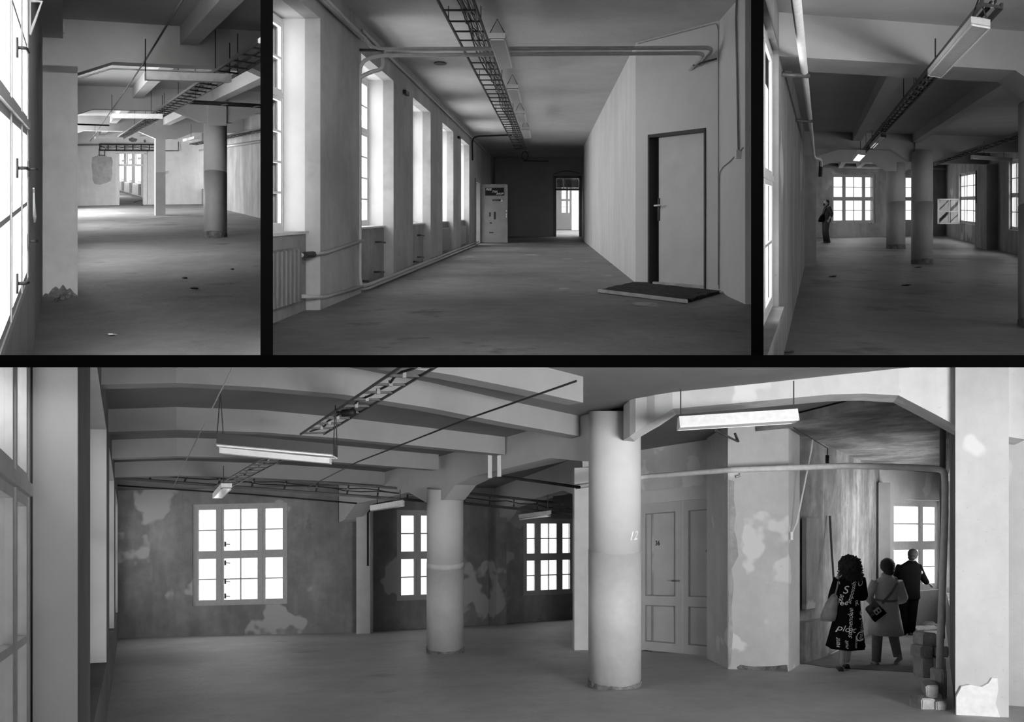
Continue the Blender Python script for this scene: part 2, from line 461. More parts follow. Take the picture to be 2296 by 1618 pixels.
def beam(name, hall, A, B, prof, top, out, thick, mat, label):
    """beam from A to B in plan; prof [(s,h)...] soffit; front face on the A-B line, thickness towards out"""
    A = v2(A); B = v2(B); d = (B - A).normalized(); n = Vector(out).normalized() * thick
    bm = newbm()
    pf = [(A + d * s, h) for s, h in prof]
    a = [bm.verts.new(hall.P(p.x, p.y, h)) for p, h in pf]; at = [bm.verts.new(hall.P(p.x, p.y, top)) for p, h in pf]
    b = [bm.verts.new(hall.P(p.x + n.x, p.y + n.y, h)) for p, h in pf]; bt = [bm.verts.new(hall.P(p.x + n.x, p.y + n.y, top)) for p, h in pf]
    for i in range(len(pf) - 1):
        bm.faces.new((a[i], a[i + 1], at[i + 1], at[i])); bm.faces.new((b[i], bt[i], bt[i + 1], b[i + 1]))
        bm.faces.new((a[i], b[i], b[i + 1], a[i + 1])); bm.faces.new((at[i], at[i + 1], bt[i + 1], bt[i]))
    bm.faces.new((a[0], at[0], bt[0], b[0])); bm.faces.new((a[-1], b[-1], bt[-1], at[-1]))
    return obj(name, bm, mat, hall=hall, label=label, cat='beam')

def fixture(hall, A, B, w, hh, label, rods=(), side=None, housing=None, diff=None, tubes=0, group=None, lip=0.012, wedge=0.0):
    """fluorescent ceiling fitting: A, B bottom centre of its ends; rods = [(fraction, rod length, 'v' or single)]"""
    A = Vector(A); B = Vector(B); d = (B - A).normalized()
    s = Vector(side).normalized() if side is not None else Vector((*perp(d), 0))
    root = thing('ceiling_lamp', (A + B) / 2, label, 'lamp', group)
    bm = newbm(); e = s * (w / 2); e2 = s * (w / 2 * (1 - wedge)); u = Z * hh
    hexa(bm, [A - e + Z * 0.012, B - e + Z * 0.012, B + e + Z * 0.012, A + e + Z * 0.012, A - e2 + u, B - e2 + u, B + e2 + u, A + e2 + u])
    obj('housing', bm, housing or M_LAMP, root, hall)
    if tubes:
        for k in range(tubes):
            o = s * (w * ((k + 0.5) / tubes - 0.5))
            obj('tube', tube(newbm(), [A + d * 0.04 + o - Z * 0.012, B - d * 0.04 + o - Z * 0.012], 0.016, 8), diff or M_TUBE, root, hall, True)
        for q, sg in ((A, 1), (B, -1)):
            obj('end_cap', obox(newbm(), q - Z * 0.035, q + d * sg * 0.035 - Z * 0.035, s, w, Z, hh * 0.9 + 0.035), M_DARKM, root, hall)
    else:
        obj('diffuser', obox(newbm(), A + d * 0.015 + Z * 0.004, B - d * 0.015 + Z * 0.004, s, w - 2 * lip, Z, 0.01), diff or M_DIFF, root, hall)
        rim = newbm()
        for sg in (-1, 1): obox(rim, A + s * sg * (w / 2 - lip / 2), B + s * sg * (w / 2 - lip / 2), s, lip, Z, 0.02)
        for q, sg in ((A, 1), (B, -1)): obox(rim, q, q + d * sg * lip, s, w, Z, 0.02)
        obj('rim', rim, M_LAMPW, root, hall)
    for fr, ln, st in rods:
        p = A + (B - A) * fr + Z * hh
        if st == 'v':
            b = newbm(); apex = p + Z * ln
            tube(b, [p - s * w * 0.45, apex, p + s * w * 0.45], 0.006, 5)
            obj('hanger', b, M_DARKM, root, hall)
        elif st == 'd':
            b = newbm(); tube(b, [p - s * w * 0.4, p + Z * ln], 0.005, 5); tube(b, [p + s * w * 0.4, p + Z * ln], 0.005, 5)
            obj('hanger', b, M_DARKM, root, hall)
        else:
            obj('hanger', tube(newbm(), [p, p + Z * ln], 0.007, 5), M_DARKM, root, hall)
    return root

def tray(hall, A, B, w, step, label, side=None, rail=0.022, cables=1, hang=(), mat=None, maxr=60, clips=True, cable_mat=None, rail_h=0.04):
    A = Vector(A); B = Vector(B); L = (B - A).length; d = (B - A) / L
    s = Vector(side).normalized() if side is not None else Vector((*perp(d), 0))
    mat = mat or M_TRAY
    root = thing('cable_tray', A, label, 'cable tray')
    for k in (-1, 1):
        obj('rail', obox(newbm(), A + s * k * w / 2, B + s * k * w / 2, s, rail, Z, rail_h), mat, root, hall)
    n = int(L / step)
    for i in range(min(n, maxr) + 1):
        p = A + d * (i * step + 0.02)
        obj('rung', obox(newbm(), p - s * w / 2, p + s * w / 2, d, rail * 1.6, Z, 0.02), mat, root, hall)
    for c in range(cables):
        pts = []; off = (c - (cables - 1) / 2) * w * 0.12 if cables > 1 else 0.0
        m = max(6, int(L / step) * 2)
        for i in range(m + 1):
            q = i / m
            pts.append(A + d * (L * q) + s * (off + w * 0.10 * math.sin(q * 23 + c * 2.1)) + Z * (0.032 + 0.01 * math.sin(q * 40 + c)))
        obj('cable', tube(newbm(), pts, 0.011, 5), cable_mat or M_CABLE, root, hall, True)
    if clips:
        for i in range(0, min(n, 18)):
            p = A + d * (i * step + 0.02)
            obj('cable_clip', obox(newbm(), p - d * 0.012 - Z * 0.005, p + d * 0.012 - Z * 0.005, s, 0.028, Z, 0.05), M_CABLEW, root, hall)
    for fr, ln in hang:
        p = A + d * (L * fr)
        for k in (-1, 1):
            obj('hanger', tube(newbm(), [p + s * k * w / 2, p + s * k * w / 2 + Z * ln], 0.006, 5), M_DARKM, root, hall)
    return root
def pipe(hall, name, pts, r, mat, label, cat='pipe', fil=0.0, seg=10, group=None):
    if fil: pts = fillet(pts, fil)
    return obj(name, tube(newbm(), pts, r, seg), mat, hall=hall, smooth=True, label=label, cat=cat, group=group)

def text_mesh(s, size=1.0, shear=0.0, align='LEFT', bold=0.0):
    cu = bpy.data.curves.new('lettering', 'FONT'); cu.body = s; cu.size = size; cu.shear = shear; cu.align_x = align
    cu.resolution_u = 3; cu.offset = bold
    o = bpy.data.objects.new('lettering', cu); C.objects.link(o)
    dg = bpy.context.evaluated_depsgraph_get(); ev = o.evaluated_get(dg); me = ev.to_mesh()
    vs = [v.co.copy() for v in me.vertices]; fs = [tuple(p.vertices) for p in me.polygons]
    ev.to_mesh_clear(); bpy.data.objects.remove(o); bpy.data.curves.remove(cu)
    return vs, fs
def text_on(hall, name, s, origin, xdir, size, mat, parent, shear=0.0, align='LEFT', off=None, bold=0.0):
    vs, fs = text_mesh(s, size, shear, align, bold); bm = newbm()
    x = Vector(xdir).normalized(); V = []
    for v in vs: V.append(bm.verts.new(Vector(origin) + x * v.x + Z * v.y + (off or Vector())))
    for f in fs:
        try: bm.faces.new([V[i] for i in f])
        except ValueError: pass
    return obj(name, bm, mat, parent, None)

# ------------------------------------------------------------------ the dividing walls and the dark lobby added round the viewer
def fin(name, x, y0, y1, label):
    k = (x - CX) / F; w = 28.0 / F * y0 / 2
    def q(Y, dx, z): return Vector((k * Y + dx, Y, z))
    zb = lambda Y: (CY - 809.5) / F * Y; zt = lambda Y: 0.26 * Y + 2.9
    bm = newbm()
    hexa(bm, [q(y0, -w, zb(y0)), q(y0, w, zb(y0)), q(y1, w, zb(y1)), q(y1, -w, zb(y1)),
              q(y0, -w, zt(y0)), q(y0, w, zt(y0)), q(y1, w, zt(y1)), q(y1, -w, zt(y1))])
    obj(name, bm, BLACK, kind='structure', label=label)
fin('wall_divider_left', 598, 5.8, 62, 'black dividing wall between the window hall and the corridor')
fin('wall_divider_right', 1698, 5.2, 50, 'black dividing wall between the corridor and the dim column hall')
bm = newbm(); y0, y1 = 2.9, 56.0; kz = (CY - 809.5) / F; t = 28.0 / F * y0 / 2
hexa(bm, [Vector((-0.75 * y0 - 1.2, y0, kz * y0 - t)), Vector((0.75 * y0 + 6, y0, kz * y0 - t)), Vector((0.75 * y1 + 6, y1, kz * y1 - t)), Vector((-0.75 * y1 - 1.2, y1, kz * y1 - t)),
          Vector((-0.75 * y0 - 1.2, y0, kz * y0 + t)), Vector((0.75 * y0 + 6, y0, kz * y0 + t)), Vector((0.75 * y1 + 6, y1, kz * y1 + t)), Vector((-0.75 * y1 - 1.2, y1, kz * y1 + t))])
obj('floor_divider', bm, BLACK, kind='structure', label='thin black slab between the upper halls and the long lower hall')
M_BLOCKER = plain('light_blocker_paint', 0.05, 0.95, spec=0.05)  # unseen lobby, added round the viewer to shut out sky light
def flat(name, pts, vec, label):
    bm = newbm(); prism(bm, [Vector(p) for p in pts], Vector(vec)); obj(name, bm, M_BLOCKER, kind='structure', label=label)
flat('wall_blocker_left', [(-2.9, -4, -3), (-2.9, 3.6, -3), (-2.9, 3.6, 5), (-2.9, -4, 5)], (-0.2, 0, 0), 'added dark side wall beside the viewer, blocking sky light')
flat('ceiling_blocker', [(-4, -4.2, 3.0), (12, -4.2, 3.0), (12, 7, 3.6), (-4, 3.6, 3.0)], (0, 0, 0.2), 'added dark ceiling above the viewer, blocking sky light')

LOB = Hall(CX, CY, 3.0)
wall('wall_back', LOB, (-4, -4), (9, -4), (0, -1), 0.25, 0, 8, [(2.6, 5.0, 3.3, 5.4), (5.4, 7.8, 3.3, 5.4)], M_BLOCKER, 'added dark end wall behind the viewer, blocking sky light')
window(LOB, (-1.4, -4.1), (1.0, -4.1), (0, 1), 3.3, 5.4, [(1, 2), (1, 2)], [(1, 2), (1, 2)], 0, 'added left window for fill light in the end wall behind the viewer', light=False)
daylight_or_fill(LOB, (-1.4, -4.2), (1.0, -4.2), 3.3, 5.4, (0, 1), 0.3, LOBBY_FILL, aim=(.07, 1, .16), spread=32)  # added fill, narrowed and aimed down the corridor
window(LOB, (1.4, -4.1), (3.8, -4.1), (0, 1), 3.3, 5.4, [(1, 2), (1, 2)], [(1, 2), (1, 2)], 0, 'added right window for fill light in the end wall behind the viewer', light=False)
daylight_or_fill(LOB, (1.4, -4.2), (3.8, -4.2), 3.3, 5.4, (0, 1), 0.3, 12.0, aim=(-8.2, 15.5, 3.6), spread=44)  # second added fill, its beam turned on the window hall pillar

# ================================================================== first hall: tall windows on the left, columns and beams
H = R1; T1 = Vector((1, H.tk)).normalized(); D1 = Vector((H.sx, 1)).normalized()
HC1 = 3.55
uL, _ = H.us(H.fp(71, 795))
_, tF = H.us(H.fp(250, 460))
uR = H.us(H.fp(584, 489))[0]
def q1(u, t): return H.plan(u, t)
slab('floor', H, [q1(uL - .4, 2.5), q1(9, 2.5), q1(9, tF + 45), q1(uL - 6, tF + 45)], 0, -0.12, M_FLOOR1, 'worn grey concrete floor of the tall window hall')
slab('ceiling', H, [q1(uL - .4, 1.0), q1(9, 1.0), q1(9, tF + 45), q1(uL - 6, tF + 45)], HC1, 0.15, M_CEIL1, 'grey plastered ceiling of the tall window hall')
# left wall: near window, then windows hidden behind the pillar
t0w = 3.1; tA = 3.3; tB = H.t_at(64, uL)
A = q1(uL, t0w); B = q1(uL, tF)
sl = (B - A).length / (tF - t0w)
wins1 = [(tA, tB), (13.5, 18.5), (23.5, 27.5), (30.5, 37.5)]
holes = [((a - t0w) * sl, (b - t0w) * sl, 0.70, 3.25) for a, b in wins1]
outL = -perp(D1) * -1
outL = Vector((-D1.y, D1.x))
wall('wall_left', H, A, B, outL, 0.3, 0, HC1, holes, M_WALL1, 'plastered window wall of the tall window hall')
nin = -outL
window(H, q1(uL, tA), q1(uL, tB), nin, 0.70, 3.25, [(1.5, 1), (1.0, 1), (0.75, 1)], [(1.22, 2), (1.25, 2)], DAY['a'],
       'tall white casement window at the left edge beside the plaster pillar', fr=0.055, sash=0.05, bar=0.03,
       handles=((0.56, 1.62), (0.56, 0.92), (0.56, 2.35), (0.97, 1.62), (0.97, 1.05)), depth=0.08)
for k, (a, b) in enumerate(wins1[1:]):
    daylight_or_fill(H, q1(uL, a), q1(uL, b), 0.7, 3.25, nin, 0.2, DAY['a'] * (.7, 1.0, 2.6)[k])
    WIN[0] += 1; obj('window_%d' % WIN[0], pbox(newbm(), H, q1(uL, a), q1(uL, b), nin, -0.12, -0.115, 0.7, 3.25), GLASS, hall=H, kind='structure', label='glazed opening in the window wall behind the plaster pillar')
# pillar
tP = H.us(H.fp(130, 665))[1]
u0 = uL - 0.05; u1 = H.u_at(174, tP)
pr = thing('pillar', H.W((u0 + u1) / 2, tP + .3, 0), 'broad plaster pillar with a crumbling damp foot beside the tall window', 'pillar')
obj('shaft', pbox(newbm(), H, q1(u0, tP), q1(u1, tP), D1, 0, 0.75, 0, 2.95), M_WALL1, pr, H)
# damp crumbled foot, with its own ragged outline
bm = newbm(); ed = []
us_ = [H.u_at(x, tP) for x in (92, 97, 103, 110, 118, 126, 134, 142, 150, 158, 166, 173)]
hs_ = [.01, .02, .05, .04, .10, .13, .09, .15, .08, .10, .04, .01]
poly = [H.W(u, tP, -0.01) - Vector((0, .015, 0)) for u in (us_[0], us_[-1])] + [H.W(u, tP, h) - Vector((0, .015, 0)) for u, h in list(zip(us_, hs_))[::-1]]
prism(bm, poly, Vector((0, 0.02, 0))); obj('damp_foot', bm, M_DIRT, pr, H)
for k, (x, y) in enumerate(((118, 655), (132, 668), (141, 672), (150, 668), (126, 676), (158, 664), (104, 664))):
    c = H.fp(x, y); r = random.uniform(0.02, 0.05); bm = newbm()
    bmesh.ops.create_icosphere(bm, subdivisions=1, radius=r, matrix=Matrix.Translation(c + Z * r * 0.5))
    for v in bm.verts: v.co += Vector((random.uniform(-1, 1), random.uniform(-1, 1), random.uniform(-1, 1))) * r * .25
    obj('plaster_lump', bm, M_DIRT, hall=H, label='crumbled lump of plaster on the floor at the pillar foot', cat='plaster lump', group='plaster lumps at the pillar foot')
# beams across
def beam_across(tb, name_label):
    th = 0.42
    ua, ub = H.u_at(171, tP), H.u_at(253, tP)
    uc = UC
    A = q1(uL, tb); sc = math.sqrt(1 + H.tk ** 2)
    prof = [(0, 2.86), ((ua - uL) * sc, 2.86), ((ub - uL) * sc, 3.03), ((uc - .85 - uL) * sc, 3.03), ((uc - .33 - uL) * sc, 2.78), ((uc + .33 - uL) * sc, 2.78),
            ((uc + .85 - uL) * sc, 3.03), ((uR - uL) * sc, 3.03)]
    return beam('ceiling_beam', H, A, q1(uR, tb), prof, HC1, D1, th, M_BEAM1, name_label)
pc = H.fp(487, 533)
UC, TC1 = H.us(pc); TC1 += 0.27
TC2 = H.us(H.fp(358, 483))[1] + 0.2
beam_across(tP, 'nearest haunched ceiling beam, above the hanging lamp in the window hall')
beam_across(TC1 - .25, 'haunched ceiling beam carried by the round column in the window hall')
beam_across(TC2 - .25, 'haunched ceiling beam carried by the slim square column')
def rib(u, w, hb, t0, t1, label, hall=H, mat=None, HC=HC1):
    a = hall.plan(u - w / 2, t0); b = hall.plan(u - w / 2, t1)
    c = hall.plan(u + w / 2, t0) - a
    n = Vector(c); wd = n.length
    return beam('ceiling_joist', hall, a, b, [(0, hb), ((b - a).length, hb)], HC, n, wd, mat or M_BEAM1, label)
uA = H.us(H.fp(425, 99, 3.30))[0]
bays = [(1.5, tP), (tP + .42, TC1 - .25), (TC1 + .17, TC2 - .25), (TC2 + .17, tF)]
nm = ('nearest bay', 'second bay', 'third bay', 'farthest bay')
for k, (a, b) in enumerate(bays):
    rib(uA, 0.2, 3.30, a, b, 'ceiling joist over the hanging lamps, %s of the window hall' % nm[k])
    if k: rib(UC, 0.22, 3.28, a, b, 'ceiling joist on the column line, %s of the window hall' % nm[k])
rib(uL + .1, 0.22, 3.30, 1.5, tP, 'ceiling edge joist against the left window wall')
# columns
column('column', H, H.plan(UC, TC1), 0.27, 1.57, 2.9, 'round concrete column with a darker painted base in the window hall')
cb = thing('square_column', H.W(UC, TC2, 0), 'slim square column with a darker painted base near the far doorway', 'column')
w = 0.23
ub0, ub1 = H.u_at(349, TC2 - w), H.u_at(371, TC2 - w)
for nm_, a, b, mt in (('painted_base', 0, 1.57, M_COLB), ('shaft', 1.57, 2.95, M_COL)):
    obj(nm_, pbox(newbm(), H, H.plan(ub0, TC2 - w), H.plan(ub1, TC2 - w), D1, 0, 0.5, a, b), mt, cb, H)
# pilaster strip over the round column
obj('column_head', pbox(newbm(), H, H.plan(UC - .19, TC1 - .30), H.plan(UC + .19, TC1 - .30), D1, 0, 0.06, 2.7, HC1 - .05), M_BEAM1, hall=H, label='shallow column head standing out of the beam over the round column', cat='column head')
# far wall with doorway, right wall with window
dA, dB = H.u_at(266, tF), H.u_at(323, tF)
A = q1(uL - .3, tF); B = q1(uR + .3, tF); sc = math.sqrt(1 + H.tk ** 2)
hd = H.h_at(343, q1(dA, tF))
wall('wall_far', H, A, B, D1, 0.9, 0, HC1, [((dA - uL + .3) * sc, (dB - uL + .3) * sc, -.1, hd)], M_FAR1, 'bright far wall of the window hall, holding the doorway')
def arch_door(uA_, uB_, t, h, hall, label):
    root = thing('door_frame', hall.W((uA_ + uB_) / 2, t, 0), label, 'door frame')
    w = uB_ - uA_; d = T1
    n = D1
    for nm_, a, b, c0, c1 in (('jamb', uA_ - .12, uA_ + .03, 0, h), ('jamb', uB_ - .03, uB_ + .12, 0, h), ('transom', uA_, uB_, h - .62, h - .52), ('head', uA_ - .12, uB_ + .12, h - .04, h + .08)):
        obj(nm_, pbox(newbm(), hall, hall.plan(a, t), hall.plan(b, t), n, -0.04, 0.2, c0, c1), M_FRAME, root, hall)
    bm = newbm(); pts = []
    for k in range(13):
        s = k / 12; pts.append(hall.W(uA_ - .12 + (w + .24) * s, t - .05, h + .06 + 0.22 * math.sin(math.pi * s)))
    tube(bm, pts, 0.03, 6); obj('arch_moulding', bm, M_FRAME, root, hall)
    obj('transom_bar', pbox(newbm(), hall, hall.plan(uA_ + w * .33, t), hall.plan(uA_ + w * .33 + .04, t), n, 0, .05, h - .52, h), M_FRAME, root, hall)
    obj('transom_bar', pbox(newbm(), hall, hall.plan(uA_ + w * .66, t), hall.plan(uA_ + w * .66 + .04, t), n, 0, .05, h - .52, h), M_FRAME, root, hall)
    return root
arch_door(dA, dB, tF, hd, H, 'white arched door frame with transom at the far end of the window hall')
tW0, tW1 = H.t_at(463, uR), H.t_at(452, uR)
t9 = 14.0
A = q1(uR, t9); B = q1(uR, tF); sr = (B - A).length / (tF - t9)
wall('wall_right', H, A, B, T1, 0.35, 0, HC1, [((tW0 - t9) * sr, (tW1 - t9) * sr, .75, 2.95)], M_SIDE1, 'stained right wall of the window hall')
window(H, q1(uR + .1, tW0), q1(uR + .1, tW1), -T1, .75, 2.95, [(1, 1), (1, 1)], [(1, 2), (1, 2)], DAY['a'] * .3, 'narrow window in the stained right wall behind the round column', off=0.15)
# next room seen through the doorway
A = q1(dA - .6, tF + .9); wl = H.plan(H.u_at(268, tF + 4), tF + 4)
nr = 0
P0 = H.plan(H.u_at(262, tF + 34), tF + 34); P1 = H.plan(H.u_at(330, tF + 9), tF + 9)
dd = (P1 - P0).normalized(); LL = (P1 - P0).length; nrm = perp(dd)
if nrm.dot(Vector((0, 1))) > 0: nrm = -nrm
xs3 = [(268, 277), (284, 295), (303, 316)]
def s_on(x):
    k = (x - CX) / F; # solve point on P0+dd*s with X = k*Y
    return (k * P0.y - P0.x) / (dd.x - k * dd.y)
hl = [(s_on(a), s_on(b), .85, 3.3) for a, b in xs3]
wall('wall_next_room', H, P0, P1, -nrm, .4, 0, HC1, hl, M_FAR1, 'window wall of the room beyond the arched doorway')
for k, (a, b, c, d) in enumerate(hl):
    window(H, P0 + dd * a - nrm * .2, P0 + dd * b - nrm * .2, nrm, c, d, [(1, 1), (1, 1)], [(2, 1), (1, 1)], DAY['a'] * 2.2,
           ('leftmost', 'middle', 'rightmost')[k] + ' tall bright window seen through the arched doorway', off=0.15)
    rd = thing('radiator', H.P(*(P0 + dd * ((a + b) / 2)), 0), ('leftmost', 'middle', 'rightmost')[k] + ' radiator under a bright window beyond the arched doorway', 'radiator')
    n = 6
    for i in range(n):
        s = a + (b - a) * (i + .1) / n
        obj('section', pbox(newbm(), H, P0 + dd * s, P0 + dd * (s + (b - a) / n * .75), nrm, .03, .16, .12, .8), M_LAMP, rd, H)
# peeled patch on the far wall
bm = newbm()
po = [(207, 352), (216, 350), (222, 345), (232, 346), (240, 351), (250, 352), (253, 362), (251, 378), (252, 392), (249, 405), (238, 410), (224, 414), (212, 412), (208, 404), (207, 386), (205, 370)]
pts = []
for x, y in po:
    u = H.u_at(x, tF); p = H.W(u, tF, H.h_at(y, q1(u, tF))); pts.append(p - Vector((*D1, 0)) * 0.012)
prism(bm, pts, Vector((*D1, 0)) * 0.014); obj('peeled_plaster', bm, M_PATCH, hall=H, label='large grey patch of bare plaster left of the arched doorway', cat='plaster patch')
for po, lb in (([(288, 311), (296, 308), (308, 312), (306, 317), (296, 318), (290, 316)], 'left'), ([(321, 315), (326, 312), (328, 318), (324, 320)], 'right')):
    pts = []
    for x, y in po:
        u = H.u_at(x, tF); pts.append(H.W(u, tF, H.h_at(y, q1(u, tF))) - Vector((*D1, 0)) * 0.012)
    bm = newbm(); prism(bm, pts, Vector((*D1, 0)) * 0.013)
    obj('peeled_plaster', bm, M_DIRT, hall=H, label='small dark hole in the plaster above the arched doorway, %s one' % lb, cat='plaster patch')
# lamps along the cable line
D13 = Vector((D1.x, D1.y, H.sz)).normalized()
for (xa, ya, xb, yb, lab) in ((326, 179, 515, 185, 'nearest white box lamp hanging across the window hall'), (251, 265, 364, 266, 'second hanging lamp in the window hall, by the round column beam'), (213, 312, 276, 314, 'farthest hanging lamp in the window hall, before the bright wall')):
    a = H.fp(xa, ya, 2.72); b = H.fp(xb, yb, 2.72); b = H.fp(xb, yb, 2.72)
    fixture(H, a, b, 0.3 if ya < 200 else .2, 0.1, lab, rods=((0.0, 0.40, 's'), (1.0, 0.40, 's')), side=D13, housing=M_LAMPW, group='hanging lamps of the window hall')
a = H.W(uR - .9, H.t_at(440, uR - .9) + .0, 2.72); b = H.W(uR - 1.0, H.t_at(416, uR - .9), 2.72)
fixture(H, H.fp(416, 318, 2.72), H.fp(442, 312, 2.72), .2, .09, 'short lamp hanging by the stained right wall of the window hall', rods=((.5, .5, 's'),), housing=M_LAMPW)
# cable trays
hT = 2.88
a = H.fp(604, 99, hT); b = H.fp(282, 311, hT)
uT = H.us(H.fp(520, 158, hT))[0]
a = H.W(uT, 6.5, hT); b = H.W(uT, H.us(b)[1], hT)
tray(H, a, b, 0.28, 0.62, 'black ladder cable tray running down the window hall', side=(T1.x, T1.y, 0), cables=2, maxr=60,
     hang=((.16, .55), (.3, .55), (.48, .55), (.66, .55)))
a = H.fp(425, 231, hT); b = H.fp(640, 243, hT)
tray(H, a, b, 0.85, 0.7, 'ladder cable tray crossing in front of the round column', side=D13, cables=0, clips=False)
a = H.W(H.u_at(222, tF), tF - .25, H.h_at(331, q1(H.u_at(222, tF), tF))); b = H.W(H.u_at(344, tF), tF - .25, H.h_at(332, q1(H.u_at(344, tF), tF)))
tray(H, a, b, 0.28, 0.36, 'cable ladder fixed high on the bright far wall', side=(0, 0, 1), cables=2, clips=False, rail=.03)
hk = [H.W(H.u_at(x, tF), tF - .08, H.h_at(y, q1(H.u_at(x, tF), tF))) for x, y in ((234, 332), (226, 326), (222, 334), (222, 349))]
hk2 = [H.W(H.u_at(x, tF), tF - .08, H.h_at(y, q1(H.u_at(x, tF), tF))) for x, y in ((238, 332), (234, 338), (234, 349))]
bm = newbm(); tube(bm, hk, .016, 6); tube(bm, hk2, .016, 6); tube(bm, [hk[2], hk2[1]], .012, 6); tube(bm, [hk[3], hk2[2]], .012, 6)
obj('cable_ladder_drop', bm, M_TRAY, hall=H, label='short drop of cable ladder above the bare plaster patch', cat='cable tray')
a = q1(H.u_at(176, tF), tF); b = q1(H.u_at(345, tF), tF)
pipe(H, 'wall_pipe', [H.W(H.u_at(172, tF), tF - .1, H.h_at(325, a)), H.W(H.u_at(345, tF), tF - .1, H.h_at(324, b))], .035, M_METAL, 'thin pipe along the top of the bright far wall')
pipe(H, 'wire', [H.fp(409, 0, 3.0), H.fp(325, 137, 3.0), H.fp(240, 262, 3.0), H.fp(198, 322, 3.0)], .010, M_CABLE, 'taut black wire running over the hanging lamps', 'wire', seg=5)
pipe(H, 'hanger_rod', [H.W(H.us(H.fp(190, 281, 2.75))[0] - 1.2, H.us(H.fp(245, 281, 2.75))[1], 2.78), H.fp(245, 281, 2.75)], .02, M_DARKM, 'dark rod with a knob sticking out behind the pillar', 'rod', seg=6)
trr = uR - .12
pipe(H, 'wall_pipe', [H.W(trr, 26, 2.6), H.W(trr, tF - .3, 2.62)], .05, M_PIPEW, 'white pipe high on the stained right wall')
tray(H, H.W(uR - .5, 20, 2.86), H.W(uR - .5, tF - 1, 2.86), .3, .8, 'dark cable tray along the stained right wall', side=(T1.x, T1.y, 0), cables=3, clips=False, maxr=30)
pipe(H, 'conduit', [H.W(H.u_at(y[0], tF - .1), tF - .1, H.h_at(y[1], q1(H.u_at(y[0], tF), tF))) for y in ((371, 338), (400, 338), (400, 318))], .02, M_DARKM, 'bent conduit on the far wall right of the square column', 'conduit', seg=6)
# conduit along beam soffit, junction box, wall bracket, pull cord
pipe(H, 'conduit', [H.W(H.u_at(173, tP) + .02, tP + .43, 2.84), H.W(H.u_at(253, tP), tP + .43, 2.99), H.W(H.u_at(520, tP), tP + .43, 3.0)], .012, M_PIPEW, 'white conduit under the nearest beam of the window hall', 'conduit', seg=6)
jb = H.fp(139, 52, 3.42)
jr = thing('junction_box', H.W(H.u_at(138, tP), tP, 3.40), 'dark junction box high on the beam above the pillar', 'junction box')
for k, xx in enumerate((134, 141)):
    u = H.u_at(xx, tP); obj('box_half', pbox(newbm(), H, q1(u - .018, tP), q1(u + .018, tP), D1, -.09, 0, 3.36, 3.49), M_DARKM if k == 0 else M_LAMP, jr, H)
br = newbm(); uu = uL
tb_ = H.t_at(66, uL)
p = lambda n_, h: H.P(*(q1(uL, tb_) + nin * n_), h)
tube(br, [p(0, 3.0), p(.09, 3.0), p(0.0, 2.72)], .012, 6); tube(br, [p(0, 2.72), p(0, 3.0)], .012, 6)
obj('wall_bracket', br, M_LAMPW, hall=H, label='small white triangular bracket beside the tall window head', cat='bracket')
p = lambda s, h: H.P(*(q1(uL, H.t_at(66 + s, uL)) + nin * .03), h)
bm = newbm(); tube(bm, fillet([p(0, 1.46), p(1, 1.4), p(4, 1.26), p(5, 1.2), p(2, 1.17), p(0.5, 1.25), p(0.6, 1.42)], .05), .008, 6)
obj('pull_cord', bm, M_LAMPW, hall=H, label='white looped pull cord hanging by the tall window', cat='cord')
cbx = H.plan(H.u_at(374, TC2 - w), TC2 - w)
obj('switch_box', pbox(newbm(), H, H.plan(H.u_at(372, TC2 - w), TC2 - w), H.plan(H.u_at(378, TC2 - w), TC2 - w), D1, 0, .08, 1.5, 1.62), M_LAMPW, hall=H, label='white switch box on the slim square column', cat='switch')
pipe(H, 'floor_cable', [H.fp(300, 454), H.fp(312, 450), H.fp(325, 449), H.fp(330, 452), H.fp(318, 461)], .02, M_CABLE, 'black cable lying on the floor in the arched doorway', 'cable', fil=.5, seg=6)
# litter on the floor
for x, y, r, lbl in ((415, 624, .025, 'small dark chip on the open floor left of the bigger splinter'), (436, 647, .035, 'dark splinter on the open floor of the window hall'), (252, 752, .03, 'pale chip on the near floor of the window hall'), (521, 604, .02, 'dark chip on the floor in front of the round column')):
    c = H.fp(x, y); bm = newbm(); pr_ = [c + Vector((math.cos(a) * r * (1 + .8 * (i % 2)), math.sin(a) * r * 2, .004)) for i, a in enumerate([k * math.pi / 3 for k in range(6)])]
    prism(bm, pr_, Vector((0, 0, .012))); obj('floor_chip', bm, M_DIRT if x != 252 else M_LAMPW, hall=H, label=lbl, cat='debris', group='chips on the window hall floor')

# shaft of sun through the hidden window onto the far floor
tg = H.fp(215, 479); sp = H.W(uL - 2.2, H.us(tg)[1] - .3, 3.3)
ld = bpy.data.lights.new('sun_shaft', 'AREA'); ld.shape = 'RECTANGLE'; ld.size = 3.2; ld.size_y = 1.0; ld.spread = math.radians(9); ld.energy = 1100
so_ = bpy.data.objects.new('sun_shaft', ld); C.objects.link(so_); so_.location = sp
so_.rotation_euler = (tg - sp).to_track_quat('-Z', 'X').to_euler()

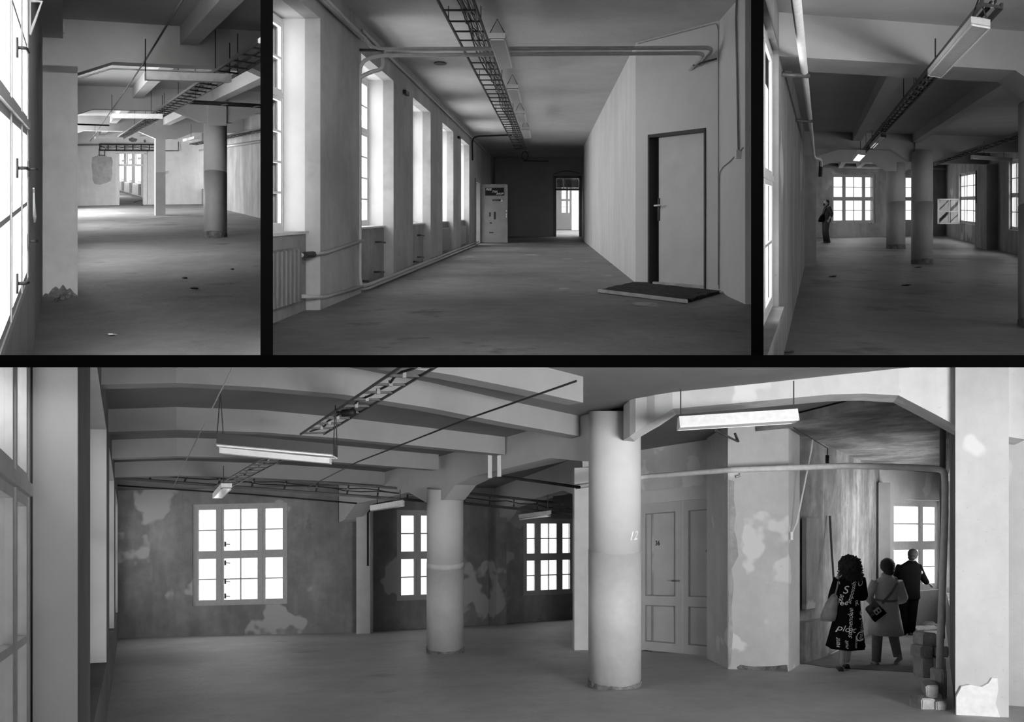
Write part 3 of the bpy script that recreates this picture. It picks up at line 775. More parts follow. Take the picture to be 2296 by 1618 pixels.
# ================================================================== corridor
H = R2; HC2 = 3.63; UL = -2.5; UR = 1.31; UR2 = 2.27
def q2(u, t): return H.plan(u, t)
TE = 41.0
slab('floor', H, [q2(-4, 4), q2(4, 4), q2(4, 66), q2(-4, 66)], 0, -0.12, M_FLOOR2, 'worn concrete floor of the long corridor')
slab('ceiling', H, [q2(-4, 1), q2(4, 1), q2(4, 66), q2(-4, 66)], HC2, 0.15, M_CEIL2, 'pale speckled ceiling of the long corridor')
wins2 = [(7.3, 9.73), (11.85, 14.3), (16.34, 18.76), (20.85, 23.2), (25.25, 27.8)]
Dn = Vector((H.sx, 1)).normalized(); NO = Vector((-Dn.y, Dn.x))     # outwards, left
tS = 5.0; A = q2(UL, tS); B = q2(UL, TE + .4); k2 = (B - A).length / (TE + .4 - tS)
dL0, dL1 = 29.95, 31.7
holes = [((a - tS) * k2, (b - tS) * k2, 0.0, 3.18) for a, b in wins2] + [((dL0 - tS) * k2, (dL1 - tS) * k2, 0, 2.12)]
wall('wall_corridor_left', H, A, B, NO, 0.17, 0, HC2, holes, M_WALL2, 'grey plaster piers of the corridor window wall')
holes2 = [((a - tS) * k2, (b - tS) * k2, 0.84, 3.18) for a, b in wins2] + [((dL0 - tS) * k2, (dL1 - tS) * k2, 0, 2.12)]
wall('wall_parapet_left', H, A + NO * .17, B + NO * .17, NO, 0.36, 0, HC2, holes2, M_REVEAL, 'pale window recesses and sill parapets of the corridor')
names2 = ('nearest', 'second', 'third', 'fourth', 'farthest')
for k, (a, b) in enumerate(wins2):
    # thin dark sheet over the parapet, painting the shade under the sill
    obj('parapet_shade_sheet', pbox(newbm(), H, q2(UL, a + .01) + NO * .155, q2(UL, b - .01) + NO * .155, NO, 0, .014, 0.0, .834), M_SILL_SHADE, hall=H, label='thin shade-coloured sheet on the parapet under the %s corridor window' % names2[k], cat='parapet')
    off = 0.04 if k == 0 else 0.12
    window(H, q2(UL, a) + NO * .40, q2(UL, b) + NO * .40, -NO, 0.86, 3.16, [(1, 1), (1, 1), (1, 1)] if k < 3 else [(1, 1), (1, 1)], [(4, 4), (2.2, 2)] if k < 3 else [(2, 1), (1, 1)],
           DAY['b'] * (.8 if k == 0 else 1.0), names2[k] + ' casement window on the corridor window wall', fr=0.05, sash=.04, bar=.025, off=off, grow=0.02 if k == 0 else .1)
    bm = newbm(); pbox(bm, H, q2(UL, a + .02) + NO * .12, q2(UL, b - .02) + NO * .12, NO, 0, .30, 0.835, 0.862)
    obj('window_sill', bm, M_FRAME, hall=H, label='white sill under the %s corridor window' % names2[k], cat='sill')
def radiator2(t0, t1, label, hot=True):
    rd = thing('radiator', H.W(UL - .1, (t0 + t1) / 2, 0), label, 'radiator')
    n = max(4, int((t1 - t0) / 0.13))
    for i in range(n):
        a = t0 + (t1 - t0) * i / n; b = a + (t1 - t0) / n * .72
        bm = newbm(); pbox(bm, H, q2(UL, a), q2(UL, b), NO, .02, .13, .16, .70)
        bmesh.ops.bevel(bm, geom=bm.edges[:], offset=.012, segments=1, affect='EDGES')
        obj('section', bm, M_RAD, rd, H)
    for h in (.22, .62):
        obj('header_pipe', tube(newbm(), [H.W(UL - .075, t0, h), H.W(UL - .075, t1, h)], .028, 8), M_RAD, rd, H, True)
    return rd
radiator2(8.0, 9.12, 'ribbed radiator under the nearest corridor window')
radiator2(21.1, 22.6, 'ribbed radiator under the fourth corridor window')
radiator2(25.5, 27.0, 'ribbed radiator under the farthest corridor window')
# stub pipes left from removed radiators
for t, h, lb in ((13.6, .62, 'upper stub pipe under the second corridor window'), (13.5, .17, 'lower stub pipe under the second corridor window'), (12.3, .12, 'bent stub pipe at the floor under the second corridor window'),
                 (17.9, .62, 'upper stub pipe under the third corridor window'), (17.9, .18, 'lower stub pipe under the third corridor window'), (17.1, .13, 'bent stub pipe at the floor under the third corridor window')):
    p = [H.W(UL - .18, t, h), H.W(UL - .10, t, h), H.W(UL - .08, t + .05, h - .0), H.W(UL - .06, t + .3, h - .02)]
    pipe(H, 'stub_pipe', p, .014, M_DARKM, lb, fil=.05, seg=6)
# right wall, door wall, near right wall
Pa = q2(1.30, 13.46); Pb = q2(UR2, 11.9)
wall('wall_corridor_right', H, q2(UR, 13.46), q2(UR, 34.0), Vector((1, 0)), .18, 0, HC2, (), M_WHITE2, 'smooth white partition wall along the corridor')
wall('wall_corridor_return', H, q2(UR + .18, 33.8), q2(UR + .18, TE + .4), Vector((1, 0)), .2, 0, HC2, (), M_DARK2, 'dark return wall by the end doorway of the corridor')
dw = (Pb - Pa).normalized(); Lw = (Pb - Pa).length; dn = Vector((-dw.y, dw.x))
if dn.y < 0: dn = -dn
def s2(x):
    k = (x - CX) / F; return (k * Pa.y - Pa.x) / (dw.x - k * dw.y)
sa, sb = s2(1454), s2(1583); hdoor = H.h_at(299, Pa + dw * sa)
hdoor2 = H.h_at(290, Pa + dw * sb); hdoor = (hdoor + hdoor2) / 2
wall('wall_corridor_door', H, Pa, Pb, dn, .22, 0, HC2, [(sa, sb, -.1, hdoor)], M_DOORWALL, 'grey slanting wall holding the flat steel door')
DOORN[0] += 1
dr = thing('door_%d' % DOORN[0], H.P(*(Pa + dw * (sa + sb) / 2), 0), 'flat grey door with dark frame and bright lever handle, behind the doormat', 'door', kind='structure')
def dbox(a, b, n0, n1, h0, h1): return pbox(newbm(), H, Pa + dw * a, Pa + dw * b, dn, n0, n1, h0, h1)
fw = .05
obj('frame', dbox(sa, sa + .035, -.015, .2, 0, hdoor), M_DARKM, dr, H); obj('frame', dbox(sb - .03, sb, -.015, .2, 0, hdoor), M_DARKM, dr, H)
obj('frame', dbox(sa, sb, -.015, .2, hdoor - .045, hdoor), M_DARKM, dr, H)
lf = obj('leaf', dbox(sa + .13, sb - .03, .09, .14, .03, hdoor - .05), M_DOORL, dr, H)
obj('edge_gap', dbox(sa + .03, sa + .13, .12, .16, .0, hdoor - .04), M_DARKM, dr, H)
hl_ = H.h_at(461, Pa + dw * (sa + .12))
obj('lock_plate', dbox(sa + .115, sa + .155, .075, .09, hl_ - .22, hl_ + .11), M_DARKM, dr, H)
p = lambda s, n, h: H.P(*(Pa + dw * s + dn * n), h)
obj('lever', tube(newbm(), fillet([p(sa + .13, .08, hl_), p(sa + .13, .0, hl_), p(sa + .27, -.005, hl_ + .005)], .02), .014, 8), M_LAMPW, dr, H, True)
wall('wall_corridor_near_right', H, Pb, q2(UR2, 10.35), Vector((1, 0)), .2, 0, HC2, (), M_DOORWALL, 'pale near wall of the corridor with the light switch')
wall('wall_corridor_recess', H, q2(UR2 + .2, 10.3), q2(UR2 + .12, 5.5), Vector((1, 0)), .2, 0, HC2, (), M_WALL2, 'grey recessed wall at the right edge of the corridor')
# end wall with doorway and left door leaf
e0, e1 = .25, 1.40
A = q2(UL - .2, TE); B = q2(1.7, TE)
wall('wall_corridor_end', H, A, B, Vector((0, 1)), .25, 0, HC2, [(e0 - UL + .2, e1 - UL + .2, -.1, 2.75)], M_DARK2, 'dark end wall of the corridor')
ef = thing('door_frame', H.W((e0 + e1) / 2, TE, 0), 'dark door frame with small transom panes at the corridor end', 'door frame')
for nm_, a, b, c0, c1 in (('jamb', e0 - .08, e0 + .06, 0, 2.75), ('jamb', e1 - .04, e1 + .08, 0, 2.75), ('transom', e0, e1, 2.12, 2.22), ('head', e0 - .08, e1 + .08, 2.66, 2.80), ('transom_bar', e0 + .38, e0 + .43, 2.22, 2.68)):
    obj(nm_, pbox(newbm(), H, q2(a, TE), q2(b, TE), Vector((0, 1)), -.04, .12, c0, c1), M_DOORW, ef, H)
for a, b in ((e0 + .07, e0 + .37), (e0 + .44, e0 + .78), (e0 + .78, e1 - .05)):
    obj('transom_pane', pbox(newbm(), H, q2(a, TE), q2(b, TE), Vector((0, 1)), .03, .036, 2.24, 2.65), plain('frosted_pane', .5, .3) if a < .9 else plain('pale_pane', .75, .3), ef, H)
bm = newbm(); tube(bm, [H.W(e0 - .08 + (e1 - e0 + .16) * s / 8, TE - .03, 2.86 + .16 * math.sin(math.pi * s / 8)) for s in range(9)], .025, 6)
obj('arch_moulding', bm, M_DOORW, ef, H)
DOORN[0] += 1
td = 31.8; d0, d1 = UL + .05, -1.49
dl = thing('door_%d' % DOORN[0], H.W((d0 + d1) / 2, td, 0), 'open panelled door with a black FREE TAX SHOP sign at the corridor end', 'door', kind='structure')
def lbox(a, b, n0, n1, h0, h1): return pbox(newbm(), H, q2(a, td), q2(b, td), Vector((0, 1)), n0, n1, h0, h1)
hd2 = 2.10
obj('leaf', lbox(d0, d1, .012, .05, .02, hd2), M_DOORW, dl, H)
for a, b, c0, c1 in ((d0, d0 + .11, .02, hd2), (d1 - .11, d1, .02, hd2), (d0 + .11, d1 - .11, 1.98, hd2), (d0 + .11, d1 - .11, 1.58, 1.68), (d0 + .11, d1 - .11, .52, .62), (d0 + .11, d1 - .11, .02, .18)):
    obj('door_rail', lbox(a, b, 0, .012, c0, c1), M_DOORW, dl, H)
sg = obj('sign', lbox(d0 + .16, d1 - .14, -.008, .012, 1.70, 1.97), M_INK, dl, H)
o_ = q2(d0 + .18, td); yv = Vector((0, -.012, 0))
for s, xx, hh in (('FREE', .175, 1.88), ('TAX', .40, 1.805), ('SHOP', .55, 1.73)):
    text_on(H, 'lettering', s, H.W(d0 + xx, td, hh) + yv, (1, 0, 0), .098, M_WHITE, sg, shear=.3, bold=.001)
sg2 = obj('notice', lbox(d0 + .42, d1 - .26, -.004, .012, 1.50, 1.56), M_INK, dl, H)
text_on(H, 'lettering', 'MUZEUM', H.W(d0 + .44, td, 1.512) + Vector((0, -.006, 0)), (1, 0, 0), .05, M_CABLEW, sg2)
bm = newbm(); prism(bm, [H.W(d1 - .24, td, 1.49), H.W(d1 - .17, td, 1.49), H.W(d1 - .215, td, 1.58)], Vector((0, -.006, 0))); obj('sticker', bm, M_WHITE, dl, H)
for h in (1.12, 1.0, .92): obj('hinge', lbox(d1 - .06, d1 - .03, -.02, 0, h, h + .06), M_LAMPW, dl, H)
for (a, b, c0, c1) in ((.30, .36, .95, 1.1), (.46, .54, .85, 1.12), (.32, .40, .7, .74), (.3, .45, .36, .4)):
    obj('scuff', lbox(d0 + a, d0 + b, .008, .0125, c0, c1), M_DARKM, dl, H)
# side doorway at the far left, bright beyond
sf = thing('door_frame', H.W(UL, dL1, 0), 'door frame of the bright side doorway beside the FREE TAX SHOP door', 'door frame')
obj('jamb', pbox(newbm(), H, q2(UL, dL1 - .05), q2(UL, dL1 + .1), NO, -.04, .3, 0, 2.2), M_DOORW, sf, H)
obj('jamb', pbox(newbm(), H, q2(UL, dL0 - .1), q2(UL, dL0 + .05), NO, -.04, .3, 0, 2.2), M_DOORW, sf, H)
obj('head', pbox(newbm(), H, q2(UL, dL0 - .1), q2(UL, dL1 + .1), NO, -.04, .3, 2.12, 2.25), M_DOORW, sf, H)
daylight_or_fill(H, q2(UL, dL0) + NO * .5, q2(UL, dL1) + NO * .5, 0, 2.2, -NO, .0, DAY['b'] * .35)
# room beyond the end doorway
TB = 60
wall('wall_beyond', H, q2(-1.2, TB), q2(4, TB), Vector((0, 1)), .3, 0, HC2, [(.72 + 1.2, 1.44 + 1.2, 1.02, 2.92)], M_DOORWALL, 'wall with a window in the room beyond the corridor')
wall('wall_beyond_side', H, q2(-1.2, TE + .3), q2(-1.2, TB), Vector((-1, 0)), .3, 0, HC2, (), M_DOORWALL, 'side wall of the room beyond the corridor')
wall('wall_beyond_right', H, q2(3.2, TE + .3), q2(3.2, TB), Vector((1, 0)), .3, 0, HC2, [(2, 14, .5, 3.2)], M_DOORWALL, 'right wall of the room beyond the corridor')
daylight_or_fill(H, q2(3.2, TE + 2.4), q2(3.2, TE + 14), .5, 3.2, Vector((-1, 0)), .3, DAY['b'] * 1.5)
window(H, q2(.72, TB + .1), q2(1.46, TB + .1), Vector((0, -1)), 1.02, 2.92, [(1.9, 1), (1, 1)], [(1.2, 2), (1.2, 2)], DAY['b'] * 1.5, 'small bright window seen through the corridor end doorway', fr=.06, off=.2)
obj('pillar', pbox(newbm(), H, q2(1.42, 57), q2(1.86, 57), Vector((0, 1)), 0, .4, 0, HC2), M_WHITE2, hall=H, label='white pillar seen through the corridor end doorway', cat='pillar')
# ceiling lamps
for k, (na, fa, xa, xb) in enumerate(((90, 153, 1115, 1132), (201, 230, 1149, 1158), (257, 275, 1166, 1174), (292, 310, 1178, 1184))):
    a = H.fp(xa, na, 3.06); ub = H.us(a)[0]; tb = H.us(H.fp(xb, fa, 3.06))[1]; b = H.W(ub, tb, 3.06)
    fixture(H, a, b, .185, .085, ('nearest', 'second', 'third', 'farthest')[k] + ' box lamp hanging from the corridor ceiling', rods=((0.0, .16, 'v'), (1.0, .16, 'v')), side=(1, 0, 0), housing=M_LAMP, diff=M_DIFF, group='corridor ceiling lamps')
# cable tray with a bundle of cables
uT = H.us(H.fp(1020, 0, 3.42))[0]
ta = 8.6; te = 33
tr = tray(H, H.W(uT, ta, 3.42), H.W(uT, te, 3.42), .40, .62, 'wide cable tray full of cables under the corridor ceiling', side=(1, 0, 0), cables=1, clips=False, maxr=45, hang=((.1, .2), (.3, .2), (.5, .2), (.7, .2)), rail=.02)
for c in range(9):
    pts = []
    for i in range(90):
        q = i / 89; tt = ta + (te - ta) * q
        pts.append(H.W(uT + .02 + c * .019 + .008 * math.sin(tt * 5 + c * 1.7), tt, 3.435 + .018 * math.sin(tt * 10.1 + c) + .006 * (c % 3)))
    obj('cable', tube(newbm(), pts, .0085, 5), M_CABLEW if c % 3 else M_CABLE, tr, H, True)
lp = [H.W(uT + .15 + .11 * math.cos(a), te - .3, 3.18 + .16 * math.sin(a)) for a in [k * math.pi / 8 for k in range(17)]]
bm = newbm(); tube(bm, lp, .012, 5); obj('cable_loop', bm, M_CABLE, tr, H)
pipe(H, 'conduit', [H.W(uT + .1, te + .2, 3.02), H.W(uT + 1.0, te + 1.0, 3.05)], .022, M_CABLE, 'dark conduit at the end of the corridor cable tray', 'conduit', seg=6)
# wall pipes: crossing pair, drops, floor run
tX = 11.75; h1, h2 = 3.235, 3.165
up = lambda x, t=tX: H.u_at(x, t)
V1, V2 = up(806.5), up(800.5)
rW = .026
pipe(H, 'heating_pipe', [H.W(up(1580), 12.45, 3.02), H.W(up(1600), tX, h1), H.W(up(838), tX, h1 - .02), H.W(up(838) - .12, tX + .05, h1 + .12), H.W(up(838) - .1, 6.5, h1 + .16)], rW, M_PIPE, 'upper grey heating pipe crossing under the corridor ceiling', fil=.12)
pipe(H, 'heating_pipe', [H.W(up(1562), 12.6, 3.02), H.W(up(1582), tX, h2), H.W(up(845), tX, h2 - .03), H.W(V1, tX, h2 - .12), H.W(V1, tX, .10), H.W(V1 + .06, tX + .25, .09), H.W(UL + .06, 30.5, .10)], rW, M_PIPE, 'lower grey heating pipe crossing the corridor and dropping to the floor', fil=.16)
pipe(H, 'heating_pipe', [H.W(up(858), tX + .02, h2 - .05), H.W(up(858), tX + .02, h2 - .21), H.W(up(830), tX, h2 - .25), H.W(V2, tX, h2 - .34), H.W(V2, tX, .05), H.W(V2 + .08, tX + .25, .045), H.W(UL + .12, 30.5, .045)], rW, M_PIPE, 'looped grey heating pipe beside the second corridor window', fil=.14)
pipe(H, 'heating_pipe', [H.W(UL + .06, 6.0, h1 + .10), H.W(UL + .06, tX - .1, h1 + .1)], rW, M_PIPE, 'grey heating pipe high along the nearest corridor window', fil=0)
pipe(H, 'conduit', [H.W(UL + .04, tX, 3.46), H.W(UL + .04, TE - 2, 3.46)], .022, M_PIPE, 'grey conduit along the top of the corridor window wall', 'conduit')
pipe(H, 'heating_pipe', [H.W(UL + .05, tX - .05, .70), H.W(UL + .05, 9.75, .62), H.W(UL - .08, 9.2, .62)], .02, M_PIPE, 'thin feed pipe from the drop pipes to the nearest radiator top', fil=.1)
pipe(H, 'heating_pipe', [H.W(UL + .05, tX - .05, .10), H.W(UL + .05, 9.75, .14), H.W(UL - .08, 9.2, .2)], .02, M_PIPE, 'thin return pipe from the drop pipes to the nearest radiator foot', fil=.1)
obj('radiator_valve', tube(newbm(), [H.W(UL - .04, 9.25, .62), H.W(UL - .0, 9.45, .62)], .035, 8), M_DARKM, hall=H, label='dark valve beside the nearest corridor radiator', cat='valve')
pipe(H, 'pipe_bracket', [H.W(up(790), tX, h1 - .03), H.W(up(862), tX, h1 - .03)], .018, M_DARKM, 'dark iron bracket holding the crossing pipes at the window wall', 'bracket', seg=6)
pipe(H, 'pipe_bracket', [H.W(up(1567), 12.2, 3.08), H.W(up(1608), 11.8, 3.1)], .012, M_DARKM, 'dark iron bracket holding the crossing pipes at the door wall', 'bracket', seg=6)
pipe(H, 'conduit', [H.W(H.u_at(1140, 14.2), 14.2, 3.58), H.W(H.u_at(1397, 14.2), 14.2, 3.60)], .022, M_METAL, 'ceiling conduit from the cable tray to the white partition', 'conduit', seg=6)
pipe(H, 'conduit', [H.W(UL + .05, 28.4, 2.75), H.W(UL + .05, 28.3, 3.50), H.W(UL + 1.3, 28.4, 3.56)], .025, M_CABLE, 'dark cable from the farthest pier across the ceiling', 'cable', fil=.2, seg=6)
for t, lb in ((15.2, 'near'), (24.2, 'far')):
    obj('wall_anchor', pbox(newbm(), H, q2(UL, t), q2(UL, t + .35), NO, -.06, 0, 3.10, 3.16), M_DARKM, hall=H, label='dark iron anchor on the %s pier of the corridor' % lb, cat='anchor')
hole = H.fp(987, 141.5, 3.625)
bm = newbm(); prism(bm, [hole + Vector((math.cos(a) * .11, math.sin(a) * .16, H.sz * math.sin(a) * .16 - .001)) for a in [k * math.pi / 8 for k in range(16)]], Vector((0, 0, -.012)))
obj('ceiling_hole', bm, M_DARKM, hall=H, label='dark ragged hole in the corridor ceiling', cat='hole')
# light switch and cable on the near right wall
sw = thing('light_switch', H.W(UR2, 10.75, 1.5), 'light switch with vertical conduit on the pale wall right of the door', 'switch')
tsw = H.t_at(1660, UR2)
hsw = H.h_at(346, q2(UR2, tsw))
obj('box', pbox(newbm(), H, q2(UR2, tsw - .05), q2(UR2, tsw + .05), Vector((1, 0)), -.06, 0, hsw - .05, hsw + .05), M_LAMP, sw, H)
obj('rocker', pbox(newbm(), H, q2(UR2, tsw + .045), q2(UR2, tsw + .06), Vector((1, 0)), -.045, -.02, hsw - .025, hsw + .025), M_DARKM, sw, H)
obj('conduit', tube(newbm(), [H.W(UR2 - .02, tsw, hsw + .05), H.W(UR2 - .02, tsw + .15, 3.4), H.W(UR2 - .02, tsw + .1, 3.63)], .014, 6), M_METAL, sw, H, True)
pipe(H, 'wall_cable', [H.W(UR2 - .012, 11.88, .05), H.W(UR2 - .012, 11.86, 1.6), H.W(UR2 - .012, 11.6, 1.66), H.W(UR2 - .012, 11.2, 1.7), H.W(UR2 - .012, 10.4, 1.82)], .007, M_CABLEW, 'thin cable running along the pale wall past the light switch', 'cable', seg=5, fil=.1)
pipe(H, 'wall_cable', [H.W(1.33, 13.38, 3.60), H.W(UR2 - .03, 11.95, 3.60), H.W(UR2 - .02, 11.88, 3.5), H.W(UR2 - .02, 11.88, .1)], .008, M_CABLEW, 'thin cable along the ceiling edge of the door wall', 'cable', seg=5, fil=.05)
# doormat on planks
c4 = [H.fp(1345, 655), H.fp(1538, 680), H.fp(1614, 658), H.fp(1425, 637)]
bm = newbm(); prism(bm, [c + Z * .0 for c in c4], Z * .035)
bmesh.ops.subdivide_edges(bm, edges=bm.edges[:], cuts=12, use_grid_fill=True)
for v in bm.verts: v.co += Vector((random.uniform(-1, 1) * .01, random.uniform(-1, 1) * .02, random.uniform(-.3, 1) * .012))
obj('doormat', bm, M_MAT, hall=H, label='coarse dark doormat on the floor in front of the flat grey door', cat='doormat')
bm = newbm(); obox(bm, H.fp(1341, 656), H.fp(1540, 681), (0, 1, 0), .11, Z, .045); obj('plank', bm, M_WOOD, hall=H, label='pale wooden strip along the front edge of the doormat', cat='plank')
bm = newbm(); obox(bm, H.fp(1464, 641), H.fp(1584, 651), (0, 1, 0), .1, Z, .06); obj('plank', bm, M_WOOD, hall=H, label='wooden threshold strip between the doormat and the grey door', cat='plank')

# ================================================================== dim column hall
H = R3; HC3 = 3.47; T3 = Vector((1, H.tk)).normalized(); D3 = Vector((H.sx, 1)).normalized()
def q3(u, t): return H.plan(u, t)
uL = H.us(H.fp(1757, 795))[0]
tF = H.us(H.fp(1990, 530))[1]
pc = H.fp(2132, 530); 
uR = H.us(H.fp(2206, 551))[0]
slab('floor', H, [q3(uL - .5, 3), q3(uR + 1, 3), q3(uR + 1, tF + 1), q3(uL - .5, tF + 1)], 0, -0.12, M_FLOOR3, 'dim concrete floor of the column hall')
slab('ceiling', H, [q3(uL - .5, 1), q3(uR + 1, -3), q3(uR + 1, tF + 1), q3(uL - .5, tF + 1)], HC3, 0.15, M_CEIL3, 'dim grey ceiling of the column hall')
NL = Vector((-D3.y, D3.x))
tS = 4.8; tw0, tw1 = 5.2, H.t_at(1746, uL)
tP = H.us(H.fp(1816, 597))[1]
A = q3(uL, tS); B = q3(uL, tF); kk = (B - A).length / (tF - tS)
wl3 = [(tw0, tw1), (tP + 3.5, tP + 7), (tP + 10, tP + 14)]
wall('wall_left', H, A, B, NL, .09, 0, HC3, [((a - tS) * kk, (b - tS) * kk, .64, 3.1) for a, b in wl3], M_WALL3, 'stained plaster wall left in the column hall')
window(H, q3(uL, tw0) + NL * .055, q3(uL, tw1) + NL * .055, -NL, .66, 3.08, [(1, 1), (1, 1), (1, 1)], [(1.25, 2), (1.25, 1)], DAY['c'], 'window at the left edge of the dim column hall', fr=.05, depth=.04, light=False)
daylight_or_fill(H, q3(uL, 5.75) + NL * .055, q3(uL, tw1) + NL * .055, .68, 3.06, -NL, .03, DAY['c'] * 1.3, 0)
obj('window_sill', pbox(newbm(), H, q3(uL, tw0), q3(uL, tw1 - .02), NL, -.05, .08, .61, .66), M_WALL3, hall=H, label='worn sill of the window at the left edge of the column hall', cat='sill')
for a, b in wl3[1:]:
    daylight_or_fill(H, q3(uL, a), q3(uL, b), .64, 3.1, -NL, .12, DAY['c'] * .25)
# pillar and first bay
u1 = H.u_at(1830, tP)
obj('pillar', pbox(newbm(), H, q3(uL - .05, tP), q3(u1, tP), D3, 0, .8, 0, 2.9), M_WALL3, hall=H, label='plain wall pillar under the haunched beam left of the column hall', cat='pillar')
pcol = H.fp(2070, 593); UC, TC = H.us(pcol); TC += .27
pcol2 = H.fp(2010, 558); UC2, TC2 = H.us(pcol2); TC2 += .3
pcol3 = H.fp(2342, 738); UC3, TC3 = H.us(pcol3); TC3 += .3
column('column', H, q3(UC, TC), .265, 1.62, 2.98, 'tall round column with darker base in the middle of the dim column hall')
column('column', H, q3(UC2, TC2), .31, 1.62, 2.98, 'stouter round column standing behind the middle one in the dim hall')
column('column', H, q3(UC3, TC3), .24, 1.62, 2.98, 'round column cut by the right edge of the dim column hall')
sc = math.sqrt(1 + H.tk ** 2)
def beam3(tb, uc, ua, ub, label, first=None, start=None, hb=3.05, th=.6):
    us = uL if start is None else start
    prof = [((us - uL) * sc, 2.86 if start is None else hb)]
    if start is None: prof += [((ua - uL) * sc, 2.86), ((ub - uL) * sc, hb)]
    prof += [((uc - .95 - uL) * sc, hb), ((uc - .36 - uL) * sc, 2.74), ((uc + .36 - uL) * sc, 2.74), ((uc + .95 - uL) * sc, hb), ((uR + .6 - uL) * sc, hb)]
    return beam('ceiling_beam', H, q3(uL, tb), q3(uR, tb), prof, HC3, D3, th, M_BEAM3, label)
ua, ub = u1, H.u_at(1882, tP)
beam3(tP, UC, ua, ub, 'haunched ceiling beam between the wall pillar and the middle column of the dim hall')
tb1 = H.us(H.fp(1853, 132, 3.05))[1]
beam3(tb1, UC3, 0, 0, 'nearest ceiling beam of the dim hall, behind the long lamp', start=uL, th=1.0)
beam3(TC2 - .3, UC2, H.u_at(1836, TC2), H.u_at(1870, TC2), 'farther haunched beam over the stouter column of the dim hall')
def rib3(u, w, hb, t0, t1, label):
    a = q3(u - w / 2, t0); b = q3(u - w / 2, t1); n = q3(u + w / 2, t0) - a
    return beam('ceiling_joist', H, a, b, [(0, hb), ((b - a).length, hb)], HC3, n, n.length, M_BEAM3, label)
uA = H.us(H.fp(1931, 300, 3.25))[0]
rib3(uA, .25, 3.25, tb1 + 1, tP, 'ceiling joist left of the long cable tray in the dim hall')
rib3(H.us(H.fp(2078, 304, 3.25))[0], .22, 3.25, tb1 + 1, tP, 'ceiling joist on the line of the middle column in the dim hall')
rib3(uA, .22, 3.25, TC2 + .5, tF, 'short far ceiling joist left above the big bright window')
rib3(UC2 - 1.0, .22, 3.25, TC2 + .5, tF, 'short far ceiling joist right above the big bright window')
obj('column_head', pbox(newbm(), H, q3(UC - .2, tP - .08), q3(UC + .2, tP - .08), D3, 0, .1, 2.74, HC3 - .2), M_BEAM3, hall=H, label='column head standing out of the beam over the middle column', cat='column head')
# far wall
def uF(x): return H.u_at(x, tF)
def hF(y, x): return H.h_at(y, q3(uF(x), tF))
wx = [(1866, 1963), (2028, 2072)]
hb, ht = hF(500, 1915), hF(391, 1915)
A = q3(uL - .2, tF); B = q3(uR + .3, tF)
wall('wall_far', H, A, B, Vector((-T3.y, T3.x)), .35, 0, HC3, [((uF(a) - uL + .2) * sc, (uF(b) - uL + .2) * sc, hb, ht) for a, b in wx], M_WALL3, 'patched far wall of the dim column hall')
nF = Vector((T3.y, -T3.x))
for (a, b), lb, cols in zip(wx, ('big bright twelve pane window in the far wall of the dim hall', 'bright window half hidden between the two round columns'), ([(1, 1), (1.75, 2), (.85, 1)], [(1, 1), (1, 1)])):
    window(H, q3(uF(a), tF) + -nF * .06, q3(uF(b), tF) - nF * .06, nF, hb, ht, cols, [(1, 2), (1, 2)], DAY['c'], lb, fr=.08, sash=.05, bar=.03, mat=M_FRAMEG, off=.2)
# right wall
t9 = -2.0
kk = (q3(uR, tF) - q3(uR, t9)).length / (tF - t9)
wa = [(H.t_at(2194, uR), H.t_at(2150, uR)), (H.t_at(2300, uR), H.t_at(2262, uR)), (5.5, 11.0), (14.0, 20.0)]
hw = [(H.h_at(502, q3(uR, (a + b) / 2)), H.h_at(386 if i == 0 else 372, q3(uR, (a + b) / 2))) for i, (a, b) in enumerate(wa)]
hw[1] = hw[2] = hw[3] = (.75, 3.0)
wall('wall_right', H, q3(uR, t9), q3(uR, tF), T3, .35, 0, HC3, [((a - t9) * kk, (b - t9) * kk, *hh) for (a, b), hh in zip(wa, hw)], M_WALL3, 'patched right wall of the dim column hall')
for (a, b), hh, lb in zip(wa, hw, ('window with an open casement in the right wall of the dim hall', 'tall window at the right edge of the dim hall', 'nearest window in the right wall of the dim hall, beside the viewer', 'second window in the right wall of the dim hall, beyond the right edge')):
    window(H, q3(uR + .1, a), q3(uR + .1, b), -T3, hh[0], hh[1], [(1, 1), (1, 1), (1, 1)], [(1, 2), (1, 2)], DAY['c'] * (1 if a > 22 else .08), lb, fr=.06, bar=.03, mat=M_FRAMEG, off=.2)
# opened casement leaf
a0 = q3(uR - .03, wa[0][1] - .3); leafd = Vector((-.93, .18)).normalized()
b0 = a0 + leafd * (46 * a0.y / F)
lr = thing('casement_leaf', H.P(*a0, .7), 'casement leaf swung open into the dim hall from the right wall window', 'casement')
pl = perp(leafd)
fb = newbm(); Ll = (b0 - a0).length; hA, hB = .68, 1.80
for s0, s1, c0, c1 in ((0, Ll, hA, hA + .05), (0, Ll, hB - .05, hB), (0, .06, hA, hB), (Ll - .06, Ll, hA, hB)):
    pbox(fb, H, a0 + leafd * s0, a0 + leafd * s1, pl, 0, .04, c0, c1)
obj('frame', fb, M_FRAMEG, lr, H)
obj('glazing_bar', pbox(newbm(), H, a0, b0, pl, .01, .03, 1.22, 1.25), M_FRAMEG, lr, H)
obj('glazing_bar', pbox(newbm(), H, a0 + leafd * Ll * .45, a0 + leafd * (Ll * .45 + .04), pl, .01, .03, hA, hB), M_FRAMEG, lr, H)
obj('pane', pbox(newbm(), H, a0 + leafd * .06, a0 + leafd * (Ll - .06), pl, .018, .022, hA + .05, hB - .05), GLASS, lr, H)
# pier on the right wall
tp1, tp0 = H.t_at(2205, uR - .1), H.t_at(2225, uR)
obj('pillar', pbox(newbm(), H, q3(uR, tp0 - 1.0), q3(uR, tp1), -T3, 0, .5, 0, 2.95), M_WALL3, hall=H, label='wall pier right of the open casement in the dim hall', cat='pillar')
